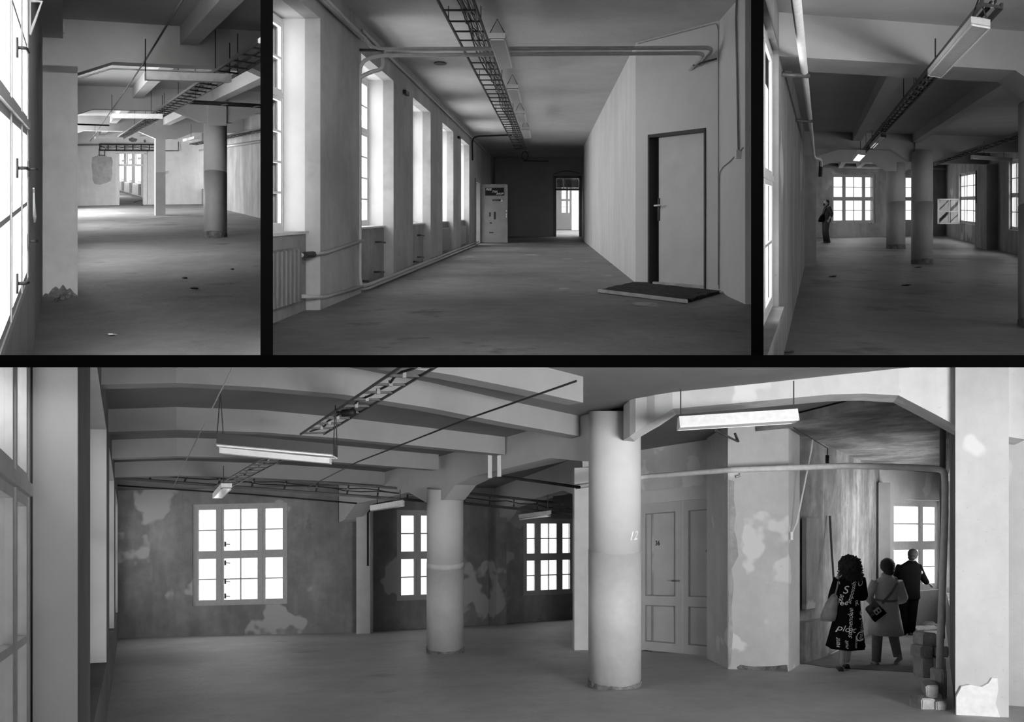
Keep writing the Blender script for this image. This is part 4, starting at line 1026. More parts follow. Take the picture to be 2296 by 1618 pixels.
# lamps and tray
hT = 2.97; uT = H.us(H.fp(2062, 200, hT))[0]
tray(H, H.W(uT, 5.6, hT), H.W(uT, 24.5, hT), .17, .5, 'dark ladder cable tray running down the dim hall', side=(T3.x, T3.y, 0), cables=2, maxr=45, hang=((.22, .4), (.3, .4), (.8, .4)))
a = H.fp(2199, 61, 2.86); ua_ = H.us(a)[0]; b = H.W(ua_, H.us(H.fp(2095, 173, 2.86))[1], 2.86)
fixture(H, a, b, .17, .065, 'long trough lamp hanging nearest under the cable tray of the dim hall', rods=((0.02, .16, 'd'), (.98, .3, 's')), side=(T3.x, T3.y, 0), diff=M_DIFF)
a = H.fp(1981, 303, 2.86); b = H.W(H.us(a)[0], H.us(H.fp(1952, 331, 2.86))[1], 2.86)
fixture(H, a, b, .12, .05, 'bare twin tube lamp by the cable tray of the dim hall', rods=((.1, .2, 's'), (.9, .2, 's')), side=(T3.x, T3.y, 0), tubes=2)
a = H.fp(1932, 347, 2.80); b = H.W(H.us(a)[0], H.us(H.fp(1920, 361, 2.80))[1], 2.80)
fixture(H, a, b, .24, .12, 'bright white lamp at the end of the cable tray of the dim hall', rods=((.2, .25, 's'),), side=(T3.x, T3.y, 0), diff=M_EMIT)
fixture(H, H.fp(2178, 356, 2.8), H.fp(2268, 362, 2.8), .25, .1, 'long lamp hanging crosswise at the right of the dim hall', rods=((.3, .4, 's'), (.8, .4, 's')), side=(D3.x, D3.y, H.sz))
fixture(H, H.fp(2044, 389, 2.8), H.fp(2056, 389, 2.8), .5, .1, 'small pale lamp between the two round columns', rods=((.5, .3, 's'),), side=(D3.x, D3.y, H.sz), housing=M_LAMPW)
ur_ = H.us(H.fp(2190, 337, 2.9))[0]
tray(H, H.W(ur_, 12, 2.9), H.W(ur_, 32, 2.9), .3, .8, 'second cable tray on the right of the dim hall', side=(T3.x, T3.y, 0), cables=3, clips=False, maxr=30)
# pipes
up_ = H.us(H.fp(1785, 0, 3.0))[0]
hp = 3.0
pipe(H, 'heating_pipe', [H.W(up_, 4.5, hp), H.W(up_, 19.5, hp), H.W(up_ + .0, 20.5, 2.95), H.W(up_ + .02, 21.6, 2.72), H.W(H.u_at(1842, 22.4), 22.4, 2.72), H.W(H.u_at(1841, 22.6), 22.6, 2.45)], .035, M_PIPEW, 'white pipe along the left wall of the dim hall', fil=.3)
for t_ in (9.3, 14.5):
    pipe(H, 'pipe_bracket', [H.W(uL, t_, hp - .04), H.W(up_ + .05, t_, hp - .04)], .025, M_METAL, ('near' if t_ < 10 else 'far') + ' iron bracket under the white pipe in the dim hall', 'bracket', seg=6)
obj('pipe_valve', tube(newbm(), [H.W(H.u_at(1841, 22.6), 22.55, 2.68), H.W(H.u_at(1839, 22.6), 22.55, 2.30)], .05, 8), M_DARKM, hall=H, label='dark valve at the pillar under the white pipe', cat='valve')
pipe(H, 'heating_pipe', [H.W(H.u_at(1846, tF - .5), tF - .5, hF(375, 1900) ), H.W(H.u_at(2200, tF - .5), tF - .5, hF(377, 1900))], .05, M_PIPE, 'pale pipe above the big bright window of the dim hall')
pipe(H, 'conduit', [H.W(uR - .55, tp1 - .6, 1.62), H.W(uR - .55, tp1 - .6, 2.8)], .02, M_DARKM, 'dark conduit down the wall pier of the dim hall', 'conduit', seg=6)
for k, (x, y) in enumerate(((2032, 640), (1765, 790), (1868, 620), (2060, 600))):
    c = H.fp(x, y); bm = newbm(); r = .05
    prism(bm, [c + Vector((math.cos(a) * r * (1 + .9 * (i % 2)), math.sin(a) * r * 2.2, .003)) for i, a in enumerate([k_ * math.pi / 3 for k_ in range(6)])], Vector((0, 0, .012)))
    obj('floor_chip', bm, M_DIRT, hall=H, label=('flat scrap on the open floor of the dim hall', 'scrap at the near foot of the left wall in the dim hall', 'pale scrap near the pillar foot in the dim hall', 'scrap at the foot of the middle column in the dim hall')[k], cat='debris')

# ================================================================== long lower hall
H = R4; HC4 = 3.55
def f4(x, y, h=0): return H.fp(x, y, h)
def at(x, y, d): return pt(x, y, d)
def g4(x, d):            # plan point seen at column x, depth d
    return Vector((d * (x - CX) / F, d))
B0_ = Vector(f4(250, 1430)[:2]); B1_ = Vector(f4(812, 1417)[:2])
slab('floor', H, [(-14, 1.5), (12, 1.5), (26, 40), (-22, 40)], 0, -0.12, M_FLOOR4, 'concrete floor of the long lower hall')
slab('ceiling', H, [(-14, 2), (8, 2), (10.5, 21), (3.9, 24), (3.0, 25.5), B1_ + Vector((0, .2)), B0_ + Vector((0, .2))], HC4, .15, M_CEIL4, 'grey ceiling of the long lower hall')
# left wall with deep window openings (the back wall follows below)
UL4 = -0.23
def q4(u, t): return H.plan(u, t)
D4 = Vector((H.sx, 1)).normalized(); NL = Vector((-D4.y, D4.x))
A = q4(UL4, 1.2); tE = 21.6; B = q4(UL4, tE); kk = (B - A).length / (tE - 1.2)
ops = [(1.25, 4.2), (5.5, 9.9), (11.2, 15.6), (16.9, 21.2)]
wall('wall_left', H, A, B, NL, .5, 0, HC4, [((a - 1.2) * kk, (b - 1.2) * kk, .62, 3.22) for a, b in ops], M_SHADED4, 'left wall of the lower hall with deep window recesses')
nn = ('nearest', 'second', 'third', 'farthest')
for k, (a, b) in enumerate(ops):
    rv = thing('window_reveal', H.W(UL4, b, .62), 'painted-lit lining at far reveal of the %s window in the left wall of the lower hall' % nn[k], 'reveal')
    obj('jamb_lining', pbox(newbm(), H, q4(UL4, b) - D4 * .02 + NL * .004, q4(UL4, b) - D4 * .02 + NL * .19, D4, 0, .019, .625, 3.215), M_LITJAMB4, rv, H)
    obj('head_lining', pbox(newbm(), H, q4(UL4, max(a, 1.3)) + NL * .004, q4(UL4, b) - D4 * .021 + NL * .004, NL, 0, .19, 3.20, 3.215), M_LITJAMB4, rv, H)
for k, (a, b) in enumerate(ops):
    window(H, q4(UL4, max(a, 2.95)) + NL * .2, q4(UL4, b) + NL * .2, -NL, .64, 3.2, [(1.2, 1), (.8, 1)] if k == 0 else [(1, 1), (1, 1)], [(1.35, 2), (1.15, 1)], DAY['d'] * (.2, .11, .2, .2)[k],
           nn[k] + ' window in the left wall of the lower hall', fr=.055, sash=.05, bar=.035, mat=M_FRAMEG, off=.12, grow=1.0 if k == 0 else .12)
# back wall (two straight runs) with three windows
B0 = v2(f4(250, 1430)); B1 = v2(f4(812, 1417)); B2 = v2(f4(1300, 1387)); 
B3 = B2 + (B2 - B1).normalized() * 2.2
def on(P, Q, x):
    d = (Q - P).normalized(); k = (x - CX) / F; return (k * P.y - P.x) / (d.x - k * d.y)
def wall_windows(name, P, Q, wins, label, thick=.35):
    d = (Q - P).normalized(); n = perp(d)
    if n.y < 0: n = -n
    hs = []
    for x0, x1, yt, yb, cols, lb in wins:
        s0, s1 = on(P, Q, x0), on(P, Q, x1); c = P + d * ((s0 + s1) / 2)
        hs.append((s0, s1, H.h_at(yb, c), H.h_at(yt, c)))
    wall(name, H, P, Q, n, thick, 0, HC4, hs, M_WALL4, label)
    for (s0, s1, h0, h1), (x0, x1, yt, yb, cols, lb) in zip(hs, wins):
        window(H, P + d * s0 + n * .05, P + d * s1 + n * .05, -n, h0, h1, cols, [(1, 2), (1, 2)], DAY['d'], lb, fr=.075, sash=.06, bar=.028, mat=M_FRAMEG, off=.2, handles=((.34, .95), (.34, 1.3), (.34, 1.75), (.34, 2.2)) if len(cols) == 3 and x0 < 600 else ())
        tr_ = newbm()
wall_windows('wall_far_left', B0, B1, [(431, 645, 1128, 1356, [(1, 1), (1.75, 2), (1, 1)], 'large twelve pane window in the dark back wall of the lower hall')], 'dark patched back wall left of the wall pier in the lower hall')
wall_windows('wall_far_right', B1, B3, [(890, 985, 1143, 1345, [(1, 1), (1, 1)], 'narrow window just left of the middle column in the lower hall'), (1174, 1290, 1162, 1333, [(1, 1), (1.75, 2), (1, 1)], 'twelve pane window between the two columns in the lower hall')], 'dark back wall behind the columns of the lower hall')
wall('wall_alcove', H, B3, g4(1462, 15.6), Vector((1, 0)), .3, 0, HC4, (), M_WALL4, 'side wall hidden behind the large column')
# wall piers
d1 = (B1 - B0).normalized()
for x0, x1, y, lb, P, Q in ((806, 836, 1416, 'wall pier with pale plaster left of the narrow window in the lower hall', B0, B1), (1095, 1117, 1397, 'slim wall pier right of the middle column in the lower hall', B1, B3)):
    d = (Q - P).normalized(); s0, s1 = on(P, Q, x0), on(P, Q, x1); n = perp(d); n = n if n.y < 0 else -n
    obj('wall_pier', pbox(newbm(), H, P + d * s0, P + d * s1, n, -.05, .45, 0, 3.0), M_BRIGHT4 if x0 < 900 else M_WALL4, hall=H, label=lb, cat='pier')
# columns
cB = f4(1385, 1546); cB2 = Vector((cB.x, cB.y + .33)); cA = f4(995, 1466); cA2 = Vector((cA.x, cA.y + .33))
column('column', H, cB2, .335, H.h_at(1232, cB2), 3.55, 'large round column with a darker painted base in front of the numbered door', upper=M_BEAM4)
colA = column('column', H, cA2, .335, H.h_at(1271, cA2), 3.0, 'round column with worn white ring in the middle of the lower hall', upper=M_BEAM4)
obj('paint_ring', (lambda bm: (tube(bm, [H.P(*cA2, H.h_at(1271, cA2)), H.P(*cA2, H.h_at(1271, cA2) + .1)], .339, 40), bm)[1])(newbm()), M_BRIGHT4, colA, H, True)
cC = f4(1306, 1457); cC = Vector((cC.x, cC.y))
obj('pillar', pbox(newbm(), H, g4(1288, cC.y), g4(1345, cC.y), Vector((0, 1)), 0, .5, 0, 3.3), M_BRIGHT4, hall=H, label='pale pillar half hidden behind the large column', cat='pillar')
# main girder along the columns
gd = (cA2 - cB2).normalized(); gn = perp(gd); gn = gn if gn.x < 0 else -gn
G0 = cB2 - gd * 0.0; LA = (cA2 - cB2).length
ptw = v2(f4(822, 1416)); LP = (ptw - cB2).length
prof = [(0.15, 2.9), (.5, 2.95), (1.3, 3.08), (LA - 1.6, 3.06), (LA - .9, 2.98), (LA - .42, 2.76), (LA + .42, 2.76), (LA + 1.3, 3.02), (LP - 1.2, 3.02), (LP - .3, 2.70), (LP + .1, 2.66)]
beam('ceiling_beam', H, G0 + gn * .2, G0 + gn * .2 + gd * LP, prof, HC4, -gn, .40, M_BEAM4, 'haunched main beam over the two columns of the lower hall')
# beam between the pier behind and the right pillar line
P1_ = v2(f4(1105, 1397)); P2_ = g4(1306, cC.y + .2)
L_ = (P2_ - P1_).length; dn_ = (P2_ - P1_).normalized()
beam('ceiling_beam', H, P1_, P2_, [(0, 2.66), (.4, 2.66), (1.5, 2.98), (L_ - 1.2, 3.0), (L_ - .2, 2.8), (L_, 2.8)], HC4, perp(dn_), .35, M_BEAM4, 'haunched beam ending at the slim wall pier of the lower hall')
# curved joists from the left wall to the main girder
def joist(pix, hb, w, label):
    bm = newbm(); rows = []
    for x, y in pix:
        p = H.fp(x, y, hb); rows.append(p)
    n = len(rows); sec = []
    for i, p in enumerate(rows):
        d = (rows[min(i + 1, n - 1)] - rows[max(i - 1, 0)]); s = perp(d)
        s = Vector((s.x, s.y)); top = HC4 - hb
        a = p.xy + s * (-w / 2); b = p.xy + s * (w / 2)
        sec.append([bm.verts.new(H.P(a.x, a.y, hb)), bm.verts.new(H.P(b.x, b.y, hb)), bm.verts.new(H.P(b.x, b.y, HC4)), bm.verts.new(H.P(a.x, a.y, HC4))])
    for i in range(n - 1):
        for k in range(4): bm.faces.new((sec[i][k], sec[i][(k + 1) % 4], sec[i + 1][(k + 1) % 4], sec[i + 1][k]))
    bm.faces.new(sec[0]); bm.faces.new(sec[-1][::-1])
    return obj('ceiling_joist', bm, M_JOIST4, hall=H, label=label, cat='joist')
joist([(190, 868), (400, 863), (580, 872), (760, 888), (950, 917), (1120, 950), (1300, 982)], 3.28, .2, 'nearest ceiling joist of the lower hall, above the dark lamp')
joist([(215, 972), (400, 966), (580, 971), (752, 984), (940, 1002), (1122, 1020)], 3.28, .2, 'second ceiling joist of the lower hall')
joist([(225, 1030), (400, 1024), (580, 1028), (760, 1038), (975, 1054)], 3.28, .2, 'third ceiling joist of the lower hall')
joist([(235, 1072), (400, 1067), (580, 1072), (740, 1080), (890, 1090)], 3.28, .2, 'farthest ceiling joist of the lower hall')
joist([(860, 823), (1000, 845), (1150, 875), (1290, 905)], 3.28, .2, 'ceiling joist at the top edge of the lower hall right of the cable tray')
# bright near beam from the large column to the right pillar
dR = 9.1
pB = [(1398, 986, 11.1), (1412, 978, 10.75), (1425, 968, 10.65), (1450, 953, 10.55), (1468, 943, 10.45), (1508, 916, 10.3), (1700, 899, 9.9), (1860, 884, 9.55), (1940, 882, 9.4), (2015, 886, 9.25), (2100, 930, 9.15), (2158, 962, 9.1), (2300, 985, 8.9)]
bm = newbm(); lo = [at(x, y, d) for x, y, d in pB]; up = [at(x, 790, d) for x, y, d in pB]
bk = Vector((.12, .42, -.42 * .178))
A_ = [bm.verts.new(p) for p in lo]; U_ = [bm.verts.new(p) for p in up]; Ab = [bm.verts.new(p + bk) for p in lo]; Ub = [bm.verts.new(p + bk) for p in up]
for i in range(len(lo) - 1):
    bm.faces.new((A_[i], A_[i + 1], U_[i + 1], U_[i])); bm.faces.new((Ab[i], Ub[i], Ub[i + 1], Ab[i + 1])); bm.faces.new((A_[i], Ab[i], Ab[i + 1], A_[i + 1])); bm.faces.new((U_[i], U_[i + 1], Ub[i + 1], Ub[i]))
bm.faces.new((A_[0], U_[0], Ub[0], Ab[0])); bm.faces.new((A_[-1], Ab[-1], Ub[-1], U_[-1]))
obj('ceiling_beam', bm, M_BRIGHT4, hall=H, label='bright whitewashed beam arching from the large column to the right pillar', cat='beam')
# right pillar, right edge wall
pR0, pR1 = g4(2142, 9.0), g4(2262, 8.75)
rp = thing('pillar', H.P(*((pR0 + pR1) / 2), 0), 'broad whitewashed pillar with peeling foot at the right of the lower hall', 'pillar')
obj('shaft', pbox(newbm(), H, pR0, pR1, Vector((.52, 1)), 0, .5, 0, 4.2), M_BRIGHT4, rp, H)
ptsR = [(2128, 1606), (2128, 1560), (2140, 1537), (2158, 1533), (2185, 1538), (2200, 1530), (2208, 1518), (2220, 1519), (2222, 1545), (2216, 1575), (2226, 1606)]
bm = newbm(); prism(bm, [at(x + 14, y, 8.98 - (x - 2128) * .0019) for x, y in ptsR], Vector((0, -.02, 0))); obj('peeled_foot', bm, M_LAMPW, rp, H)
wall('wall_right_near', H, g4(2235, 9.5), (5.8, 8.95), Vector((1, 0)), .3, 0, 3.6, (), M_BRIGHT4, 'streaky bright wall at the right edge of the lower hall')
# door wall
W0 = v2(f4(1420, 1457)); W1 = v2(f4(1632, 1477)); dW = (W1 - W0).normalized(); nW = perp(dW); nW = nW if nW.y > 0 else -nW
def sW(x): return on(W0, W1, x)
sa, sm, sb = sW(1432), sW(1529), sW(1620)
hD = H.h_at(1122, W0 + dW * sm)
wall('wall_door_side', H, W0 - dW * .3, W1 + dW * .2, nW, .3, 0, HC4, [(sa + .3, sb + .3, -.1, hD)], M_BRIGHT4, 'pale wall around the numbered double door')
DOORN[0] += 1
M_MOULD = plain('shade_door_moulding', .28, .5)  # strips darkened to paint shade into the flat-lit panel edges
dr = thing('door_%d' % DOORN[0], H.P(*(W0 + dW * sm), 0), 'grey panelled double door numbered 36 behind the large column', 'door', kind='structure')
def wb(a, b, n0, n1, h0, h1): return pbox(newbm(), H, W0 + dW * a, W0 + dW * b, nW, n0, n1, h0, h1)
for a, b, c0, c1 in ((sa - .05, sa + .03, 0, hD + .1), (sb - .03, sb + .08, 0, hD + .1), (sa - .05, sb + .08, hD, hD + .22)):
    obj('casing', wb(a, b, -.03, .1, c0, c1), M_DOORL, dr, H)
for li, (a, b) in enumerate(((sa + .03, sm - .02), (sm + .02, sb - .03))):
    lf = obj('leaf', wb(a, b, .05, .09, .02, hD), M_DOOR, dr, H)
    st = .14 if li == 0 else .13
    hm = H.h_at(1340, W0 + dW * sm); hm2 = H.h_at(1356, W0 + dW * sm)
    for p0, p1, c0, c1 in ((a, a + st * .8, .02, hD), (b - st, b, .02, hD), (a + st * .8, b - st, hD - .17, hD), (a + st * .8, b - st, hm2 - .02, hm + .02), (a + st * .8, b - st, .02, .17)):
        obj('rail', wb(p0, p1, .012, .05, c0, c1), M_DOOR, lf, H)
    for (c0, c1) in ((.17, hm2 - .02), (hm + .02, hD - .17)):
        x0_, x1_ = a + st * .8, b - st
        for p0, p1, e0_, e1_ in ((x0_, x0_ + .018, c0, c1), (x1_ - .018, x1_, c0, c1), (x0_ + .018, x1_ - .018, c0, c0 + .018), (x0_ + .018, x1_ - .018, c1 - .018, c1)):
            obj('shade_moulding', wb(p0, p1, .02, .05, e0_, e1_), M_MOULD, lf, H)
    if li == 0:
        hh = H.h_at(1302, W0 + dW * sm)
        obj('lock_plate', wb(b - .07, b - .03, .015, .03, hh - .16, hh + .08), M_LAMPW, lf, H)
        p = lambda s, n, h: H.P(*(W0 + dW * s + nW * n), h)
        obj('handle', tube(newbm(), fillet([p(b - .05, .03, hh), p(b - .05, -.04, hh), p(b - .17, -.045, hh)], .02), .012, 6), M_METAL, lf, H, True)
        h36 = H.h_at(1222, W0 + dW * sW(1472))
        text_on(H, 'lettering', '36', p(sW(1465), .046, h36) , (dW.x, dW.y, H.sz * dW.y + H.lat * dW.x), .115, M_INK, lf, bold=.002)
    else:
        hn = H.h_at(1234, W0 + dW * sW(1593))
        obj('notice', wb(sW(1585), sW(1601), .03, .048, hn - .06, hn + .06), M_DARKM, lf, H)
        for xx in (1581, 1604): obj('notice_clip', wb(sW(xx - 1), sW(xx + 1), .03, .048, hn - .02, hn + .02), M_METAL, lf, H)
    hk_ = H.h_at(1270, W0 + dW * sm)
    c = sm - .09 if li == 0 else sm + .07
    obj('lock_cover', wb(c - .03, c + .03, .02, .03, hk_ - .03, hk_ + .03), M_METAL, lf, H)
obj('meeting_strip', wb(sm - .035, sm + .035, .015, .05, .02, hD), M_DOORL, dr, H)
# cornice line above the doors
pipe(H, 'cornice', [H.P(*(W0 - nW * .06), H.h_at(990, W0)), H.P(*(W1 - nW * .06), H.h_at(972, W1))], .05, M_BRIGHT4, 'pale cornice above the numbered double door', 'cornice')
# projecting wall block right of the door
K0 = v2(f4(1632, 1499)); K1 = v2(f4(1768, 1505)); K2 = v2(f4(1793, 1489))
bk = newbm(); poly = [K0, K1, K2, K2 + Vector((.0, 1.0)), K0 + Vector((0, 1.4))]
prism(bk, [H.P(p.x, p.y, 0) for p in poly], Z * HC4)
obj('wall_block_right', bk, M_BRIGHT4, hall=H, kind='structure', label='projecting whitewashed wall block between the double door and the passage')
dk = (K1 - K0).normalized()
# ragged plaster edge strip between door casing and block
def onK(x, y, off=.015):
    s = on(K0, K1, x); p = K0 + dk * s; return H.P(p.x, p.y, H.h_at(y, p)) - Vector((0, off, 0))
po = [(1634, 1075), (1646, 1078), (1645, 1120), (1650, 1150), (1645, 1185), (1652, 1210), (1655, 1245), (1640, 1275), (1645, 1310), (1640, 1360), (1643, 1420), (1638, 1490), (1633, 1495)]
bm = newbm(); prism(bm, [onK(x, y) for x, y in po], Vector((0, .02, 0))); obj('broken_plaster_edge', bm, M_PATCH, hall=H, label='ragged strip of broken plaster beside the double door casing', cat='plaster patch')
po = [(1652, 1495), (1660, 1490), (1690, 1494), (1730, 1493), (1764, 1490), (1766, 1504), (1700, 1503), (1655, 1500)]
bm = newbm(); prism(bm, [onK(x, y, .02) for x, y in po], Vector((0, .02, 0))); obj('damp_foot', bm, M_DIRT, hall=H, label='dark damp crumble along the foot of the whitewashed block', cat='plaster patch')
# passage beyond
S0 = K2; S1 = v2(f4(1845, 1470)); S2 = g4(1972, 19.0); S3 = g4(2128, 20.6)
wall('wall_passage_left', H, S0 + Vector((.02, .3)), S1, Vector((-1, 0)), .3, 0, HC4, (), M_PASS4, 'stained wall at the mouth of the passage')
wall('wall_passage_side', H, S1, S2, Vector((-1, .2)), .3, 0, HC4, (), M_PASS4, 'long streaked left wall of the passage')
dS = (S3 - S2).normalized()
s0, s1 = on(S2, S3, 2004), on(S2, S3, 2112)
hb4, ht4 = H.h_at(1328, S2 + dS * s0), H.h_at(1118, S2 + dS * s0)
wall('wall_passage_end', H, S2 - dS * .3, S3 + dS * .6, Vector((0, 1)), .35, 0, HC4, [(s0 + .3, s1 + .3, hb4, ht4)], M_BRIGHT4, 'window wall at the end of the passage')
window(H, S2 + dS * s0 + Vector((0, .18)), S2 + dS * s1 + Vector((0, .18)), Vector((-dS.y, dS.x)) * -1, hb4, ht4, [(1.75, 1), (1, 1)], [(1, 2), (1, 2)], DAY['d'] * 1.4, 'bright window at the end of the passage behind the three people', fr=.08, sash=.06, bar=.025, off=.2)
obj('door_casing', pbox(newbm(), H, g4(1970, 18.6), g4(1996, 18.7), Vector((0, 1)), 0, .25, 0, 3.1), M_DOORW, hall=H, label='dark upright casing left of the passage window', cat='casing')
PR0, PR1 = g4(2141, 9.3), g4(2120, 20.6); dP = (PR1 - PR0).normalized(); nP = Vector((-dP.y, dP.x))
wall('wall_passage_right', H, PR0, PR1, Vector((1, 0)), .3, 0, HC4, [(4.6, 9.6, .8, 2.9)], M_PASS4, 'right wall of the passage beside the pipe')
window(H, PR0 + dP * 4.6 - nP * .1, PR0 + dP * 9.6 - nP * .1, nP, .8, 2.9, [(1, 1), (1, 1), (1, 1)], [(1, 1), (1, 1)], DAY['d'] * 1.6, 'side window of the passage hidden behind the right pillar', off=.25)
slab('ceiling_passage', H, [K1 + Vector((-.4, .2)), v2(g4(2160, 9.4)), v2(g4(2150, 22)), v2(g4(1800, 22)), v2(g4(1700, 14))], 3.42, .1, M_PASS4, 'stained ceiling of the passage')
slab('floor_passage', H, [v2(f4(1800, 1487)), v2(f4(1860, 1497)), v2(f4(2072, 1508)), v2(f4(2072, 1380)), v2(f4(1960, 1395)), v2(f4(1845, 1470))], .004, .004, plaster('dark_passage_floor', .17, .3, .8, bump=.3), 'darker floor screed in the passage')
# niche and plinth on the passage wall
pl0, pl1 = S0 + Vector((.05, .12)), S1
obj('plinth', pbox(newbm(), H, pl0, pl1, Vector((.75, -.66)), -.1, .08, 0, .62), M_PASS4, hall=H, label='low plaster plinth at the mouth of the passage', cat='plinth')
nd = (pl1 - pl0)
obj('wall_niche', pbox(newbm(), H, pl0 + nd * .2, pl0 + nd * .75, Vector((.75, -.66)), -.05, .02, .8, 2.2), M_WALL4, hall=H, label='tall shallow niche panel on the passage wall', cat='niche')
pipe(H, 'pole', [at(1861, 1157, 14.6), at(1866, 1240, 14.3), at(1872, 1330, 13.9), at(1874, 1440, 13.6)], .022, M_METAL, 'thin pole leaning on the passage wall behind the woman in black', 'pole', seg=7)
pipe(H, 'pole', [at(1862, 1466, 14.0), at(1882, 1456, 14.6)], .012, M_WOOD, 'short pale stick on the passage floor', 'stick', seg=6)
pipe(H, 'pole', [at(1822, 985, 12.6), at(1819, 1010, 12.6), at(1803, 1090, 12.6), at(1787, 1170, 12.6), at(1774, 1200, 12.55)], .012, M_PIPEW, 'thin pale cable hanging across the passage corner', 'cable', seg=6)
obj('light_switch', pbox(newbm(), H, g4(1771, 12.5), g4(1777, 12.5), Vector((0, 1)), -.03, .03, H.h_at(1210, g4(1774, 12.5)), H.h_at(1192, g4(1774, 12.5))), M_LAMPW, hall=H, label='white pull switch at the passage corner of the whitewashed block', cat='switch')
sk = thing('lamp_socket', at(1855, 1030, 13.2), 'black lamp socket hanging in the passage', 'lamp socket')
obj('socket', tube(newbm(), [at(1855, 1038, 13.2), at(1855, 1020, 13.2)], .028, 10), M_INK, sk, H, True)
obj('cord', tube(newbm(), [at(1855, 1020, 13.2), at(1856, 1005, 13.2), at(1780, 958, 12.2)], .008, 5), M_INK, sk, H)
# planks by the passage window
for k, (x0, y0, x1, y1) in enumerate(((2052, 1412, 2100, 1411), (2060, 1400, 2098, 1402), (2068, 1390, 2104, 1392))):
    bm = newbm(); obox(bm, f4(x0, y0), f4(x1, y1), (0.2, 1, 0), .35, Z, .05); obj('plank', bm, M_WOOD, hall=H, label=('lowest', 'middle', 'farthest')[k] + ' pale board lying under the passage window', cat='plank', group='boards under the passage window')
# brick stacks
def brick(x0, x1, yt, yb, d, dep, label, yaw=0.0):
    a = at(x0, yb, d); b = at(x1, yb, d); h = (yb - yt) * d / F
    bm = newbm(); w = Vector((math.sin(yaw) * dep, math.cos(yaw) * dep, -math.cos(yaw) * dep * .178))
    hexa(bm, [a, b, b + w, a + w, a + Z * h, b + Z * h, b + w + Z * h, a + w + Z * h])
    bmesh.ops.bevel(bm, geom=bm.edges[:], offset=.012, segments=2, affect='EDGES')
    for v in bm.verts: v.co += Vector((random.uniform(-1, 1), random.uniform(-1, 1), random.uniform(-1, 1))) * .004
    return obj('brick', bm, M_BRICK, hall=H, label=label, cat='brick', group='rough bricks stacked by the pipe', smooth=False)
brick(2067, 2098, 1566, 1600, 9.3, .3, 'lowest front brick at the left of the near brick pile')
brick(2100, 2124, 1572, 1603, 9.25, .3, 'lowest front brick at the right of the near brick pile')
brick(2076, 2105, 1536, 1565, 9.45, .5, 'long brick lying on top of the near brick pile', yaw=.35)
brick(2113, 2124, 1502, 1568, 9.75, .3, 'narrow brick leaning against the right pillar')
brick(2071, 2093, 1474, 1520, 10.9, .3, 'bottom brick of the tall brick stack')
brick(2065, 2092, 1448, 1475, 10.9, .3, 'protruding middle brick of the tall brick stack')
brick(2071, 2100, 1419, 1448, 10.95, .3, 'top brick of the tall brick stack')
brick(2097, 2122, 1474, 1510, 10.85, .3, 'lower brick behind the vertical white pipe')
brick(2102, 2128, 1449, 1473, 10.85, .3, 'upper brick behind the vertical white pipe')
# white pipe across the door wall and down
pipe(H, 'white_pipe', [at(1290, 1091, 14.6), at(1450, 1068, 14.2), at(1640, 1053, 12.6), at(1780, 1048, 12.1), at(1900, 1044, 11.6), at(2040, 1047, 11.1), at(2116, 1052, 10.9), at(2119, 1072, 10.85), at(2119, 1150, 10.8), at(2106, 1507, 10.5)], .04, M_PIPEW, 'long white pipe crossing above the people and dropping to the bricks', fil=.1)
pipe(H, 'drain_pipe', [at(2114, 960, 11.0), at(2112, 1430, 11.0)], .035, M_METAL, 'grey pipe up the passage corner beside the white pipe')
obj('pipe_hook', tube(newbm(), [at(1650, 1068, 12.9), at(1659, 1066, 12.9), at(1659, 1060, 12.9)], .02, 6), M_METAL, hall=H, label='iron hook under the white pipe', cat='hook')
pipe(H, 'bent_rod', [at(1603, 964, 10.4), at(1655, 990, 12.6), at(1648, 972, 12.5)], .02, M_DARKM, 'dark bent rod under the white lamp above the double door', 'rod', seg=6)
# lamps
fixture(H, at(1521, 962, 9.6), at(1785, 946, 9.25), .26, .13, 'white trough lamp under the bright beam above the double door', rods=((.02, .3, 's'), (.98, .3, 's')), side=(.05, 1, -.17), housing=M_LAMPW, diff=M_LAMPW, wedge=.5)
a = H.fp(495, 1003, 2.72); b = H.fp(752, 1030, 2.72)
a = at(494, 1003, 8.1); b = at(752, 1026, 8.4)
lm = fixture(H, a, b, .22, .115, 'long dark sided lamp hanging nearest in the lower hall', rods=((.0, .38, 'd'), (1.0, .38, 'd')), side=(0, 1, -.178), housing=M_DARKM, diff=M_LAMPW)
obj('pale_tray', obox(newbm(), a + Vector((0, .02, -.055)), b + Vector((-.05, .02, -.06)), (0, 1, -.178), .1, Z, .05), M_LAMP, lm, H)
fixture(H, at(508, 1096, 12.3), at(487, 1117, 14.2), .15, .08, 'small lamp pointing at the large twelve pane window', rods=((.3, .3, 's'),), side=(1, 0, 0), housing=M_LAMPW, diff=M_TUBE)
fixture(H, at(832, 1145, 17.5), at(905, 1134, 15.8), .25, .1, 'pale lamp by the wall pier of the lower hall', rods=((.2, .3, 's'), (.9, .2, 's')), side=(0, 1, -.178), housing=M_LAMPW)
fixture(H, at(1162, 1163, 17.5), at(1236, 1154, 16.0), .2, .08, 'tube lamp above the twelve pane window between the columns', rods=((.9, .3, 's'),), side=(0, 1, -.178), tubes=1)
